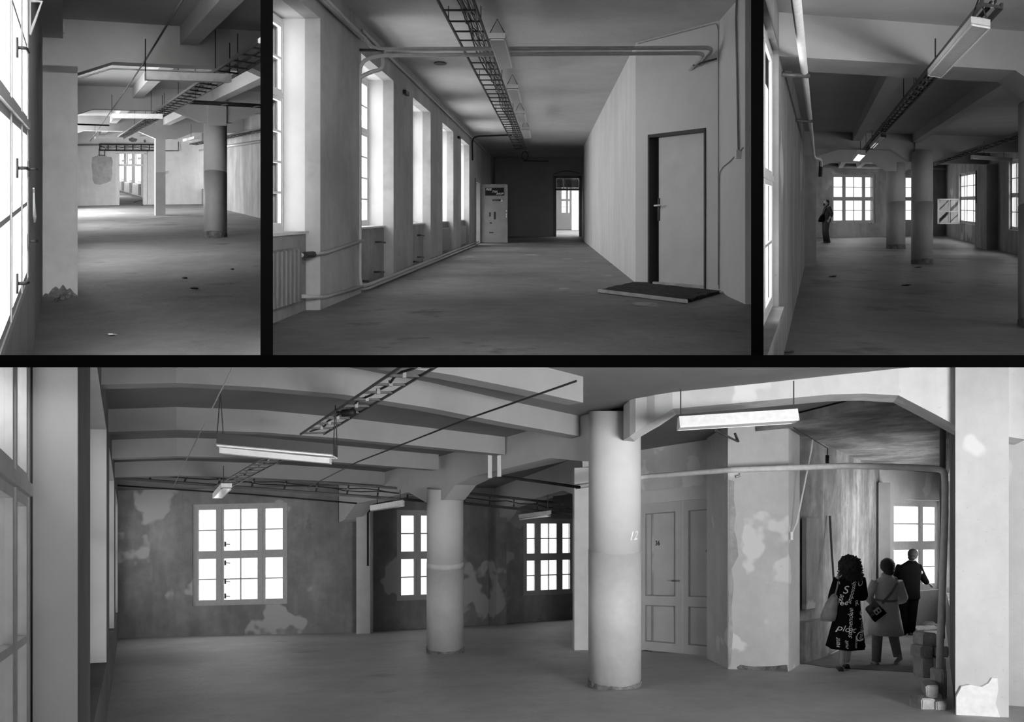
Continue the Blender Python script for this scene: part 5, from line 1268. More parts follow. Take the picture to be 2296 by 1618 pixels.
# trays
tr = tray(H, f4(978, 800, 3.1), f4(700, 975, 3.1), .26, .36, 'ladder cable tray above the long dark lamp', side=(1, .35, 0), cables=1, maxr=20, mat=M_TRAY, rail=.014, rail_h=.02)
obj('cable_box', tube(newbm(), [f4(768, 926, 3.08), f4(795, 924, 3.08)], .035, 10), M_INK, tr, H, True)
tray(H, f4(645, 1012, 3.1), f4(500, 1092, 3.1), .3, .42, 'far stretch of the ladder cable tray beyond the dark lamp', side=(1, .35, 0), cables=1, maxr=14, mat=M_TRAY, rail=.02, rail_h=.02)
tray(H, at(258, 1060, 16.2), at(952, 1113, 18.0), .3, .6, 'cable tray crossing in front of the dark back wall', side=(0, .7, .55), cables=2, maxr=20, rail=.02)
tray(H, at(1040, 1118, 18.0), at(1286, 1144, 19.5), .3, .6, 'cable tray between the middle column and the large column', side=(0, .7, .55), cables=1, maxr=12, rail=.02)
tray(H, at(1240, 1128, 18.2), at(1330, 1122, 16.8), .2, .5, 'short cable ladder above the twelve pane window', side=(0, 0, 1), cables=0, clips=False, maxr=4, rail=.02)
pipe(H, 'wire', [f4(1292, 854, 3.15), f4(1050, 938, 3.15), f4(800, 1036, 3.15), f4(690, 1092, 3.1)], .010, M_CABLE, 'taut wire slanting under the joists of the lower hall', 'wire', seg=5)
pipe(H, 'wire', [f4(520, 826, 3.2), f4(388, 1092, 3.2)], .006, M_CABLEW, 'thin pale wire under the dark left ceiling of the lower hall', 'wire', seg=5)
pipe(H, 'conduit', [at(262, 1088, 20.0), at(560, 1108, 20.2), at(800, 1128, 20.2)], .018, M_CABLE, 'thin conduit above the large twelve pane window', 'conduit', seg=5)
for x0, x1, y0, y1, d, lb in ((1094, 1103, 1020, 1071, 14.0, 'left'), (1115, 1124, 988, 1068, 13.9, 'right')):
    obj('cable_duct', pbox(newbm(), H, g4(x0, d), g4(x1, d), Vector((0, 1)), 0, .08, H.h_at(y1, g4(x0, d)), H.h_at(y0, g4(x0, d))), M_BEAM4, hall=H, label='upright cable duct on the main beam, %s of the pair' % lb, cat='duct')
pipe(H, 'conduit', [at(1120, 1068, 14.0), at(1200, 1078, 13.4), at(1300, 1092, 12.8)], .022, M_CABLE, 'cable bundle under the main beam toward the large column', 'cable', seg=6)
pipe(H, 'conduit', [at(825, 1268, 21.0), at(825, 1150, 21.0), at(832, 1140, 20.5)], .022, M_CABLE, 'dark conduit down the wall pier of the lower hall', 'conduit', seg=6)
# scribbled mark on the large column
vs, fs = text_mesh('12', .16, .3); bm = newbm(); V = []
hmk = H.h_at(1203, cB2)
for v in vs:
    a_ = -math.pi / 2 + (v.x + .10) / .335 + .12
    V.append(bm.verts.new(Vector((cB2.x + .3385 * math.cos(a_), cB2.y + .3385 * math.sin(a_), H.fz(*cB2) + hmk + v.y))))
for f in fs: bm.faces.new([V[i] for i in f])
obj('chalk_mark', bm, M_WHITE, hall=H, label='white chalk scrawl on the upper part of the large column', cat='mark')
# white paper scrap on the floor by the middle column (blurred bright spot in the picture)
# daylight through an added unseen window, beam narrowed to brighten the right side
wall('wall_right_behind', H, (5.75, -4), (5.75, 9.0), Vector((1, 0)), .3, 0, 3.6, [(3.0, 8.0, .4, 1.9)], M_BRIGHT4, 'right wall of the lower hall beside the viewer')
window(H, (5.85, -1.0), (5.85, 4.0), Vector((-1, 0)), .4, 1.9, [(1, 2), (1, 2), (1, 2)], [(1, 2), (1, 2)], 0, 'wide unseen window added in the right wall beside the viewer', light=False)
daylight_or_fill(H, (5.85, -1.0), (5.85, 4.0), .4, 1.9, Vector((-1, 0)), .25, DAY['d'] * 6.6, aim=(-.34, .93, -.08), spread=92)

# ================================================================== people
from mathutils import noise as mnoise
def skin_part(bm, joints, edges, M):
    """grow one continuous limb surface over a skeleton (Skin + Subdivision) and add it to bm"""
    keys = list(joints); idx = {k: i for i, k in enumerate(keys)}
    me = bpy.data.meshes.new('skeleton'); me.from_pydata([joints[k][:3] for k in keys], [(idx[a], idx[b]) for a, b in edges], [])
    o = bpy.data.objects.new('skeleton', me); C.objects.link(o)
    o.modifiers.new('skin', 'SKIN'); 
    for i, k in enumerate(keys):
        r = joints[k][3]; rr = joints[k][4] if len(joints[k]) > 4 else r
        me.skin_vertices[0].data[i].radius = (r, rr)
    me.skin_vertices[0].data[0].use_root = True
    sb = o.modifiers.new('sub', 'SUBSURF'); sb.levels = 2; sb.render_levels = 2
    dg = bpy.context.evaluated_depsgraph_get(); em = o.evaluated_get(dg).to_mesh()
    V = [bm.verts.new(M @ v.co) for v in em.vertices]
    for p in em.polygons:
        try: bm.faces.new([V[i] for i in p.vertices])
        except ValueError: pass
    bpy.data.objects.remove(o); bpy.data.meshes.remove(me)
def ellipsoid(bm, c, r, M, sub=3, bump=0.0, freq=6.0, seed=0.0, fn=None):
    t = bmesh.new(); bmesh.ops.create_icosphere(t, subdivisions=sub, radius=1.0)
    mp = {}
    for v in t.verts:
        p = Vector((v.co.x * r[0], v.co.y * r[1], v.co.z * r[2]))
        if fn: p = fn(v.co, p)
        if bump: p += v.co.normalized() * (bump * (mnoise.noise(v.co * freq + Vector((seed, seed * 2, 0))) + .6 * mnoise.noise(v.co * freq * 2.1 + Vector((seed, 0, 3)))))
        mp[v] = bm.verts.new(M @ (Vector(c) + p))
    for f in t.faces: bm.faces.new([mp[v] for v in f.verts])
    t.free()
def loft(bm, rings, M, seg=28, ripple=None, caps=True, open_bottom=False):
    """rings: (z, cx, cy, rx, ry)"""
    R = []
    for z, cx, cy, rx, ry in rings:
        row = []
        for k in range(seg):
            a = 2 * math.pi * k / seg; q = 1.0
            if ripple: q = 1 + ripple(a, z)
            row.append(bm.verts.new(M @ Vector((cx + rx * q * math.cos(a), cy + ry * q * math.sin(a), z))))
        R.append(row)
    for i in range(len(R) - 1):
        for k in range(seg): bm.faces.new((R[i][k], R[i][(k + 1) % seg], R[i + 1][(k + 1) % seg], R[i + 1][k]))
    if caps:
        bm.faces.new(R[0][::-1]); bm.faces.new(R[-1])
def limb(bm, pts, radii, M, seg=12):
    P = fillet([Vector(p) for p in pts], .05, 3) if len(pts) > 2 else [Vector(p) for p in pts]
    # radii along the filleted path by nearest original parameter
    L = [0]
    for i in range(1, len(P)): L.append(L[-1] + (P[i] - P[i - 1]).length)
    O = [0]
    for i in range(1, len(pts)): O.append(O[-1] + (Vector(pts[i]) - Vector(pts[i - 1])).length)
    rr = []
    for l in L:
        s = l / L[-1] * O[-1]; j = 0
        while j < len(O) - 2 and s > O[j + 1]: j += 1
        q = (s - O[j]) / max(1e-6, O[j + 1] - O[j]); rr.append(radii[j] * (1 - q) + radii[j + 1] * q)
    tube(bm, [M @ p for p in P], 0, seg, radii=rr)
def hand(bm, wrist, d, palm_n, M, curl=.5, size=1.0):
    """palm and five unequal bent fingers; d = direction of fingers, palm_n = palm normal"""
    w = Vector(wrist); d = Vector(d).normalized(); n = Vector(palm_n).normalized(); s = d.cross(n).normalized()
    k = .095 * size
    hexa(bm, [M @ (w + s * a * .034 * size + n * b * .013 * size + d * c) for c in (0, k) for (a, b) in ((-1, -1), (1, -1), (1, 1), (-1, 1))])
    for i, ln in enumerate((.062, .075, .08, .07)):
        o = s * ((i - 1.5) * .019 * size); p0 = w + d * k * .96 + o; p1 = p0 + (d * math.cos(curl) + n * math.sin(curl)) * ln * .55 * size
        p2 = p1 + (d * math.cos(curl * 2) + n * math.sin(curl * 2)) * ln * .5 * size
        tube(bm, [M @ p for p in (p0, p1, p2)], 0, 6, radii=[.0092 * size, .0085 * size, .007 * size])
    p0 = w + d * .03 * size - s * .03 * size; p1 = p0 - s * .03 * size + d * .03 * size + n * .008; p2 = p1 + d * .03 * size + n * .012
    tube(bm, [M @ p for p in (p0, p1, p2)], 0, 6, radii=[.012 * size, .010 * size, .008 * size])
def head(bm, c, r, M, face=Vector((0, 1, 0))):
    def fn(n, p):
        q = p.copy(); q.x *= 1 - .18 * max(0, -n.z); q.y *= 1 - .08 * max(0, -n.z); return q
    f = Vector(face).normalized(); yaw = math.atan2(-f.x, f.y)
    L = M @ Matrix.Translation(Vector(c)) @ Matrix.Rotation(yaw, 4, 'Z') @ Matrix.Rotation(math.asin(max(-1, min(1, f.z))), 4, 'X')
    ellipsoid(bm, (0, 0, 0), (r * .78, r * .92, r * 1.12), L, 3, fn=fn)
    tube(bm, [L @ Vector((0, r * .86, r * .12)), L @ Vector((0, r * 1.08, -r * .22)), L @ Vector((0, r * .84, -r * .28))], 0, 8, radii=[r * .07, r * .15, r * .1])
    for s in (-1, 1):
        ellipsoid(bm, (s * r * .78, -.02, -r * .05), (r * .09, r * .2, r * .27), L, 2)
        ellipsoid(bm, (s * r * .3, r * .83, r * .08), (r * .13, r * .08, r * .09), L, 2)
    ellipsoid(bm, (0, r * .8, -r * .52), (r * .3, r * .1, r * .09), L, 2)
    ellipsoid(bm, (0, r * .68, -r * .88), (r * .3, r * .22, r * .22), L, 2)
    return L
M_SKIN = plain('skin', .34, .55, var=.04)
M_STOCK = plain('grey_stockings', .34, .6, var=.1)
M_HAIR = plain('black_curly_hair', .012, .6, var=.4, scale=60)
M_HAIR2 = plain('dark_brown_hair', .045, .5, var=.4, scale=50)
M_BLKD = plain('black_dress_cloth', .008, .9, spec=.03)
M_COAT = plain('beige_trench_cloth', .62, .8, var=.05, scale=20)
M_TROU = plain('grey_trousers', .26, .85, var=.12, scale=20)
M_BLK = plain('black_jacket_cloth', .004, .95, spec=.02)
M_SHOE = plain('dark_shoe_leather', .03, .35)
M_SHOEL = plain('pale_shoe_leather', .45, .4)
M_BAG = plain('brown_bag_leather', .22, .4, var=.15)
M_SHIRT = plain('dark_grey_shirt', .035, .85)
M_JEAN = plain('dark_jeans', .045, .85)
def put(x, y, yaw=0.0):
    p = R4.fp(x, y); return p, Matrix.Translation(p) @ Matrix.Rotation(yaw, 4, 'Z')
def shoe(bm, heel, toe, M, w=.04, h=.07):
    heel = Vector(heel); toe = Vector(toe); d = (toe - heel).normalized(); s = d.cross(Z).normalized()
    rings = []
    for q, ww, hh in ((0, .75, 1), (.15, 1, 1), (.45, .85, .85), (.7, 1.05, .5), (.92, .8, .4), (1.0, .35, .3)):
        c = heel + (toe - heel) * q
        rings.append([bm.verts.new(M @ (c + s * (w * ww * math.cos(a)) + Z * (h * hh * max(0.0, math.sin(a)))))for a in [math.pi * 2 * k / 10 for k in range(10)]])
    for i in range(5):
        for k in range(10): bm.faces.new((rings[i][k], rings[i][(k + 1) % 10], rings[i + 1][(k + 1) % 10], rings[i + 1][k]))
    bm.faces.new(rings[0][::-1]); bm.faces.new(rings[-1])

# ---- woman in the black lettered dress
p, M = put(1900, 1503); S = 1.0
root = thing('person', p, 'person with curly black hair in a black dress with white lettering, seen from behind', 'person')
b = newbm()
J = dict(pel=(.0, 0, .88, .12), ab=(.01, 0, 1.05, .11), ch=(.02, 0, 1.24, .12), nk=(.03, .01, 1.36, .05), hd=(.035, .02, 1.44, .05),
         ls=(-.14, 0, 1.28, .05), le=(-.20, .03, 1.03, .038), lw=(-.16, .18, .88, .028), rs=(.19, 0, 1.28, .05), re=(.25, .05, 1.02, .038), rw=(.20, .24, .98, .028),
         lh=(-.08, 0, .84, .085), lk=(-.07, .03, .46, .055), lc=(-.075, -.01, .30, .05), la=(-.095, -.02, .07, .033), rh=(.08, 0, .84, .085), rk=(.05, .10, .46, .055), rc=(.045, .07, .30, .048), ra=(.03, .10, .08, .033))
E = [('pel', 'ab'), ('ab', 'ch'), ('ch', 'nk'), ('nk', 'hd'), ('ch', 'ls'), ('ls', 'le'), ('le', 'lw'), ('ch', 'rs'), ('rs', 're'), ('re', 'rw'), ('pel', 'lh'), ('lh', 'lk'), ('lk', 'lc'), ('lc', 'la'), ('pel', 'rh'), ('rh', 'rk'), ('rk', 'rc'), ('rc', 'ra')]
skin_part(b, J, E, M)
head(b, (.035, .02, 1.475), .105, M, (.25, 1, -.15))
hand(b, J['lw'][:3], (.2, 1, -.2), (.4, 0, -1), M, .6); hand(b, J['rw'][:3], (-.5, 1, .1), (0, 0, -1), M, .6)
obj('body', b, M_STOCK, root, None, True)
DR = [(.335, -.02, 0, .265, .21), (.45, -.012, 0, .245, .195), (.62, 0, 0, .215, .175), (.80, .012, 0, .18, .15), (.93, .02, 0, .158, .125), (1.0, .022, 0, .155, .12), (1.10, .025, 0, .168, .125), (1.22, .03, 0, .185, .125), (1.30, .032, 0, .185, .105), (1.345, .033, 0, .12, .08), (1.375, .034, 0, .06, .055)]
def rip(a, z): return .05 * math.sin(7 * a + 1) * max(0, (.95 - z) / .6)
b = newbm(); loft(b, DR, M, 48, rip)
limb(b, [(-.13, 0, 1.29), (-.205, .03, 1.03), (-.17, .16, .90)], [.062, .056, .05], M)
limb(b, [(.19, 0, 1.29), (.255, .05, 1.02), (.22, .22, .985)], [.064, .058, .052], M)
dress = obj('dress', b, M_BLKD, root, None, True)
def dress_pt(x, z):
    for i in range(len(DR) - 1):
        if DR[i][0] <= z <= DR[i + 1][0]:
            q = (z - DR[i][0]) / (DR[i + 1][0] - DR[i][0]); r = [DR[i][k] * (1 - q) + DR[i + 1][k] * q for k in range(5)]; break
    else: r = DR[0] if z < .5 else DR[-2]
    s = max(-.97, min(.97, (x - r[1]) / r[3])); a = -math.acos(s); q = 1 + rip(a, z)
    return Vector((r[1] + (r[3] * q + .006) * math.cos(a), (r[4] * q + .007) * math.sin(a), z))
for s, x0, z0, ang, size in (('S', -.10, 1.10, 8, .15), ('S', .10, .74, 10, .17), ('U', .09, 1.20, 12, .14), ('suspendue', -.015, .50, 84, .095), ('impossible', .0, .96, 76, .085), ('Cu', .03, .45, 8, .19),
                             ('plo', -.19, .60, -6, .12), ('uc', -.06, .57, 4, .12), ('passion', .135, .47, 80, .085), ('liee', -.17, .92, 12, .10), ('R', .06, .93, 20, .1), ('vent', -.17, .36, 85, .075), ('nuit', -.065, .36, 88, .07),
                             ('encore', .06, .36, 86, .06), ('due', -.10, .95, 82, .085), ('v', -.02, .80, 10, .09), ('C', .20, .40, 0, .10)):
    vs, fs = text_mesh(s, size, .35); b = newbm(); V = []; ca, sa_ = math.cos(math.radians(ang)), math.sin(math.radians(ang))
    for v in vs:
        xx = x0 + v.x * ca - v.y * sa_; zz = z0 + v.x * sa_ + v.y * ca
        V.append(b.verts.new(M @ dress_pt(xx, zz)))
    for f in fs:
        try: b.faces.new([V[i] for i in f])
        except ValueError: pass
    obj('lettering', b, M_WHITE, dress, None)
b = newbm()
ellipsoid(b, (.035, -.01, 1.455), (.155, .15, .165), M, 5, bump=.028, freq=5.5)
ellipsoid(b, (.06, -.05, 1.345), (.135, .09, .12), M, 4, bump=.03, freq=5, seed=4)
for k in range(90):
    a = random.uniform(0, 2 * math.pi); zz = random.uniform(-.9, 1); rr = math.sqrt(max(0, 1 - zz * zz))
    if rr * math.sin(a) > .6: continue
    c = Vector((.035 + .16 * rr * math.cos(a), -.01 + .15 * rr * math.sin(a), 1.44 + .17 * zz))
    pts = [c + Vector((.018 * math.cos(t * 1.9 + a), .012 * math.sin(t * 1.9), -.012 * t)) for t in range(6)]
    tube(b, [M @ q for q in pts], .008, 5)
obj('hair', b, M_HAIR, root, None, True)
b = newbm(); shoe(b, (-.10, -.06, 0), (-.07, .17, 0), M); obj('shoe', b, M_SHOE, root, None, True)
b = newbm(); shoe(b, (.03, .05, .01), (.05, .27, 0), M); obj('shoe', b, M_SHOE, root, None, True)
# her shoulder bag
bg = thing('shoulder_bag', M @ Vector((-.27, -.02, .78)), 'slouchy brown shoulder bag hanging beside the black lettered dress', 'bag')
b = newbm(); loft(b, [(.70, -.27, -.02, .02, .02), (.705, -.28, -.02, .105, .05), (.78, -.265, -.02, .115, .055), (.95, -.225, -.02, .085, .045), (1.06, -.195, -.02, .04, .025), (1.09, -.19, -.02, .02, .012)], M, 20, lambda a, z: .04 * math.sin(3 * a))
obj('bag_body', b, M_BAG, bg, None, True)
b = newbm(); tube(b, [M @ Vector(q) for q in ((-.20, -.06, 1.05), (-.165, -.07, 1.2), (-.12, -.02, 1.36), (-.14, .06, 1.28), (-.19, .04, 1.05))], .011, 6); obj('strap', b, M_BAG, bg, None, True)

# ---- woman in the trench coat
p, M = put(1986, 1489)
root = thing('person', p, 'person with short dark hair in a pale belted trench coat, seen from behind', 'person')
b = newbm()
J = dict(pel=(.0, 0, .86, .12), ab=(.01, 0, 1.0, .11), ch=(.02, 0, 1.17, .12), nk=(.025, .01, 1.30, .05), hd=(.03, .02, 1.38, .05),
         ls=(-.15, 0, 1.20, .05), le=(-.25, .0, .98, .04), lw=(-.13, .12, .88, .028), rs=(.18, 0, 1.20, .05), re=(.27, .03, .95, .04), rw=(.18, .2, .88, .028),
         lh=(-.08, 0, .80, .09), lk=(-.115, .02, .45, .06), la=(-.145, -.02, .08, .04), rh=(.08, 0, .80, .09), rk=(.135, .08, .46, .06), ra=(.16, -.04, .15, .04))
E = [('pel', 'ab'), ('ab', 'ch'), ('ch', 'nk'), ('nk', 'hd'), ('ch', 'ls'), ('ls', 'le'), ('le', 'lw'), ('ch', 'rs'), ('rs', 're'), ('re', 'rw'), ('pel', 'lh'), ('lh', 'lk'), ('lk', 'la'), ('pel', 'rh'), ('rh', 'rk'), ('rk', 'ra')]
skin_part(b, J, E, M)
hd_ = head(b, (.03, .02, 1.43), .1, M, (.1, 1, 0))
hand(b, J['lw'][:3], (.7, .6, 0), (0, 0, -1), M, .5); hand(b, J['rw'][:3], (-.4, 1, 0), (0, 0, -1), M, .5)
obj('body', b, M_SKIN, root, None, True)
def rip2(a, z): return .035 * math.sin(5 * a + .5) * max(0, (.95 - z) / .5)
b = newbm(); loft(b, [(.455, .01, 0, .255, .19), (.60, .01, 0, .225, .175), (.78, .01, 0, .19, .155), (.90, .01, 0, .165, .13), (.955, .01, 0, .152, .12), (1.05, .012, 0, .168, .125), (1.15, .015, 0, .185, .125), (1.22, .02, 0, .185, .108), (1.265, .022, 0, .12, .085), (1.285, .024, 0, .075, .07)], M, 40, rip2)
limb(b, [(-.145, 0, 1.215), (-.262, -.01, .99), (-.15, .10, .89)], [.066, .062, .055], M)
limb(b, [(.185, 0, 1.215), (.28, .02, .955), (.20, .18, .89)], [.066, .064, .056], M)
coat = obj('trench_coat', b, M_COAT, root, None, True)
b = newbm(); loft(b, [(1.25, .024, 0, .098, .082), (1.30, .026, .005, .088, .075), (1.335, .028, .01, .07, .065), (1.33, .028, .01, .055, .05)], M, 24, lambda a, z: .05 * math.sin(3 * a)); obj('collar', b, M_COAT, coat, None, True)
b = newbm(); loft(b, [(.94, .01, 0, .158, .126), (.972, .01, 0, .158, .126)], M, 32); obj('belt', b, M_TROU, coat, None, True)
b = newbm(); ellipsoid(b, (.03, .0, 1.445), (.102, .112, .115), M, 4, bump=.01, freq=7); ellipsoid(b, (.03, -.045, 1.375), (.075, .06, .06), M, 3, bump=.012, freq=7); obj('hair', b, M_HAIR2, root, None, True)
b = newbm()
limb(b, [(-.08, 0, .80), (-.115, .02, .45), (-.148, -.02, .05)], [.105, .078, .062], M); limb(b, [(.08, 0, .80), (.135, .08, .46), (.16, -.04, .12)], [.105, .078, .060], M)
obj('trousers', b, M_TROU, root, None, True)
b = newbm(); shoe(b, (-.155, -.07, 0), (-.12, .17, 0), M); obj('shoe', b, M_SHOEL, root, None, True)
b = newbm(); shoe(b, (.17, -.10, .11), (.18, .08, .0), M); obj('shoe', b, M_SHOEL, root, None, True)
bg = thing('crossbody_bag', M @ Vector((-.24, -.14, .76)), 'patterned crossbody bag resting on the hip of the trench coat', 'bag')
MB = M @ Matrix.Translation((-.215, -.13, .82)) @ Matrix.Rotation(math.radians(-38), 4, 'Y')
b = newbm(); hexa(b, [MB @ Vector(q) for q in ((-.11, -.035, -.12), (.11, -.035, -.12), (.11, .035, -.12), (-.11, .035, -.12), (-.095, -.03, .11), (.095, -.03, .11), (.095, .03, .11), (-.095, .03, .11))])
bmesh.ops.bevel(b, geom=b.edges[:], offset=.015, segments=2, affect='EDGES'); obj('bag_body', b, plaster('patterned_bag_cloth', .22, .7, 14, bump=0), bg, None)
b = newbm(); hexa(b, [MB @ Vector(q) for q in ((-.108, -.042, -.118), (.108, -.042, -.118), (.108, -.034, -.118), (-.108, -.034, -.118), (-.104, -.042, -.03), (.104, -.042, -.03), (.104, -.034, -.03), (-.104, -.034, -.03))]); obj('dark_panel', b, M_BLK, bg, None)
b = newbm(); hexa(b, [MB @ Vector(q) for q in ((-.03, -.048, -.05), (.07, -.048, -.05), (.07, -.04, -.05), (-.03, -.04, -.05), (-.03, -.048, .03), (.07, -.048, .03), (.07, -.04, .03), (-.03, -.04, .03))]); obj('pale_panel', b, M_WHITE, bg, None)
for xx in (-.005, .04):
    b = newbm(); hexa(b, [MB @ Vector((xx + q[0], -.052 + q[1] * .005, q[2])) for q in ((-.012, 0, -.03), (.012, 0, -.03), (.012, 1, -.03), (-.012, 1, -.03), (-.012, 0, .005), (.012, 0, .005), (.012, 1, .005), (-.012, 1, .005))]); obj('print_mark', b, M_BLK, bg, None)
st = []
for q in ((-.12, -.155, .93), (-.03, -.15, 1.02), (.05, -.145, 1.12), (.115, -.125, 1.22), (.13, -.06, 1.285), (.12, .03, 1.28)): st.append(M @ Vector(q))
b = newbm(); prev = None
for i, q in enumerate(st):
    d = (st[min(i + 1, len(st) - 1)] - st[max(i - 1, 0)]).normalized(); s = d.cross(Vector((0, -1, .2))).normalized() * .017
    row = [b.verts.new(q - s + Vector((0, -.004, 0))), b.verts.new(q + s + Vector((0, -.004, 0))), b.verts.new(q + s + Vector((0, .004, 0))), b.verts.new(q - s + Vector((0, .004, 0)))]
    if prev:
        for k in range(4): b.faces.new((prev[k], prev[(k + 1) % 4], row[(k + 1) % 4], row[k]))
    prev = row
obj('strap', b, M_BAG, bg, None)

# ---- man in the black jacket reaching for the window sill
p, M = put(2044, 1424)
root = thing('person', p, 'person in a black jacket and trousers leaning toward the passage window', 'person')
b = newbm()
J = dict(pel=(-.06, 0, .86, .13), ab=(-.04, .02, 1.04, .13), ch=(-.01, .05, 1.25, .14), nk=(.05, .08, 1.42, .055), hd=(.075, .10, 1.49, .05),
         ls=(-.20, .06, 1.33, .055), le=(-.24, .18, 1.08, .045), lw=(-.10, .32, .98, .03), rs=(.14, .05, 1.33, .055), re=(.27, .12, 1.12, .045), rw=(.41, .22, .985, .03),
         lh=(-.14, 0, .82, .1), lk=(-.16, .05, .46, .07), la=(-.17, .0, .08, .05), rh=(.02, 0, .82, .1), rk=(.015, .04, .46, .07), ra=(-.02, .02, .08, .05))
E = [('pel', 'ab'), ('ab', 'ch'), ('ch', 'nk'), ('nk', 'hd'), ('ch', 'ls'), ('ls', 'le'), ('le', 'lw'), ('ch', 'rs'), ('rs', 're'), ('re', 'rw'), ('pel', 'lh'), ('lh', 'lk'), ('lk', 'la'), ('pel', 'rh'), ('rh', 'rk'), ('rk', 'ra')]
skin_part(b, J, E, M)
FD = (.75, .62, -.28)
head(b, (.085, .10, 1.54), .105, M, FD)
hand(b, J['rw'][:3], (.8, .35, -.4), (0, 0, -1), M, .35); hand(b, J['lw'][:3], (.5, 1, -.3), (0, 0, -1), M, .5)
obj('body', b, M_SKIN, root, None, True)
b = newbm(); loft(b, [(.73, -.05, 0, .205, .15), (.76, -.05, 0, .21, .155), (.90, -.05, .01, .21, .155), (1.08, -.04, .03, .215, .155), (1.25, -.02, .05, .235, .15), (1.34, -.01, .055, .225, .125), (1.40, .02, .065, .14, .10), (1.45, .045, .08, .075, .075), (1.455, .045, .08, .06, .06)], M, 36)
limb(b, [(-.19, .06, 1.34), (-.245, .18, 1.09), (-.12, .30, .99)], [.082, .07, .056], M); limb(b, [(.14, .05, 1.34), (.275, .12, 1.12), (.39, .205, 1.0)], [.085, .072, .055], M)
jk = obj('jacket', b, M_BLK, root, None, True)
b = newbm(); ellipsoid(b, (.185, -.02, 1.24), (.03, .012, .035), M, 2); obj('sleeve_badge', b, M_METAL, jk, None, True)
b = newbm(); loft(b, [(.735, -.05, 0, .185, .135), (.775, -.05, 0, .19, .14)], M, 30); obj('belt', b, M_CABLEW, root, None, True)
Lh = M @ Matrix.Translation((.062, .075, 1.56)) @ Matrix.Rotation(math.radians(-50), 4, 'Z') @ Matrix.Rotation(math.radians(-14), 4, 'X')
b = newbm(); ellipsoid(b, (0, -.012, .022), (.092, .105, .108), Lh, 4, bump=.005, freq=9); ellipsoid(b, (0, -.05, -.05), (.07, .055, .06), Lh, 3, bump=.004); obj('hair', b, M_HAIR, root, None, True)
b = newbm(); limb(b, [(-.14, 0, .86), (-.16, .05, .46), (-.175, .0, .04)], [.125, .10, .085], M); limb(b, [(.02, 0, .86), (.015, .04, .46), (-.02, .02, .04)], [.13, .105, .085], M)
loft(b, [(.72, -.06, 0, .19, .14), (.90, -.06, 0, .18, .135)], M, 24); obj('trousers', b, M_BLK, root, None, True)
b = newbm(); shoe(b, (-.20, -.04, 0), (-.08, .16, 0), M, .05, .09); obj('shoe', b, M_SHOE, root, None, True)
b = newbm(); shoe(b, (-.06, -.04, 0), (.14, .03, 0), M, .05, .09); obj('shoe', b, M_SHOE, root, None, True)

# ---- man standing by the pillar of the dim hall, looking up
p = R3.fp(1851, 545); M = Matrix.Translation(p)
root = thing('person', p, 'person in dark shirt and jeans standing by the wall pillar, looking up', 'person')
b = newbm()
J = dict(pel=(.02, 0, .92, .13), ab=(.04, 0, 1.08, .14), ch=(.05, 0, 1.30, .14), nk=(.04, 0, 1.48, .06), hd=(.035, 0, 1.56, .05),
         ls=(.06, .17, 1.40, .055), le=(.12, .22, 1.12, .045), lw=(-.02, .22, .93, .032), rs=(.06, -.17, 1.40, .055), re=(.17, -.22, 1.13, .045), rw=(.06, -.22, .90, .032),
         lh=(.02, .09, .88, .1), lk=(.0, .10, .48, .07), la=(.03, .10, .08, .048), rh=(.02, -.09, .88, .1), rk=(-.01, -.10, .48, .07), ra=(.06, -.10, .08, .048))
skin_part(b, J, E, M)
head(b, (.02, 0, 1.62), .108, M, (-.9, 0, .38))
hand(b, J['rw'][:3], (-.35, .1, -1), (0, 1, 0), M, .4); hand(b, J['lw'][:3], (-.4, 0, -1), (0, -1, 0), M, .4)
obj('body', b, M_SKIN, root, None, True)
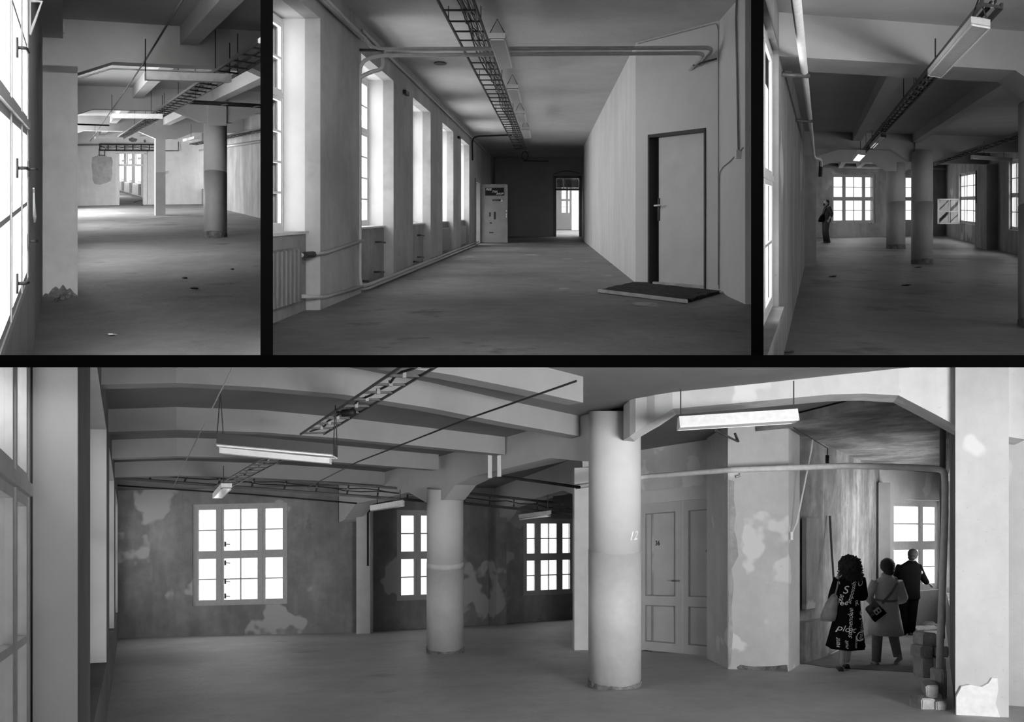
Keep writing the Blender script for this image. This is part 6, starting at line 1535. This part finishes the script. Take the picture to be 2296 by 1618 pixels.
b = newbm(); loft(b, [(.86, .03, 0, .165, .20), (.98, .03, 0, .18, .21), (1.12, .04, 0, .185, .21), (1.28, .05, 0, .165, .215), (1.40, .06, 0, .14, .21), (1.46, .05, 0, .10, .13), (1.50, .045, 0, .065, .075)], M, 32)
limb(b, [(.06, .18, 1.41), (.125, .225, 1.13), (.05, .225, 1.03)], [.08, .068, .062], M); limb(b, [(.06, -.18, 1.41), (.175, -.225, 1.13), (.13, -.225, 1.02)], [.08, .068, .062], M)
obj('shirt', b, M_SHIRT, root, None, True)
b = newbm(); limb(b, [(.02, .09, .92), (0, .10, .48), (.035, .10, .04)], [.13, .095, .08], M); limb(b, [(.02, -.09, .92), (-.01, -.10, .48), (.065, -.10, .04)], [.13, .095, .08], M); loft(b, [(.82, .03, 0, .15, .19), (.95, .03, 0, .16, .195)], M, 24)
obj('jeans', b, M_JEAN, root, None, True)
b = newbm(); ellipsoid(b, (.06, 0, 1.66), (.095, .088, .085), M, 4, bump=.006, freq=8); ellipsoid(b, (.105, 0, 1.575), (.045, .05, .07), M, 3, bump=.006); obj('hair', b, M_HAIR, root, None, True)
b = newbm(); ellipsoid(b, (-.055, 0, 1.565), (.05, .055, .055), M, 3, bump=.008); obj('beard', b, M_HAIR, root, None, True)
b = newbm(); shoe(b, (.11, .10, 0), (-.15, .12, 0), M, .05, .1); obj('shoe', b, M_SHOE, root, None, True)
b = newbm(); shoe(b, (.15, -.10, 0), (-.11, -.12, 0), M, .05, .1); obj('shoe', b, M_SHOE, root, None, True)
bg = thing('shoulder_bag', M @ Vector((-.16, -.2, 1.0)), 'dark shoulder bag carried at the front by the person looking up', 'bag')
b = newbm(); loft(b, [(.86, -.17, -.05, .09, .13), (.88, -.18, -.05, .13, .15), (1.02, -.15, -.05, .12, .14), (1.14, -.11, -.05, .07, .09)], M, 20); obj('bag_body', b, M_BLK, bg, None, True)
b = newbm(); tube(b, [M @ Vector(q) for q in ((-.14, -.14, 1.10), (-.08, -.18, 1.28), (.05, -.14, 1.48), (.17, .0, 1.42), (.2, .1, 1.2))], .015, 6); obj('strap', b, M_BLK, bg, None, True)
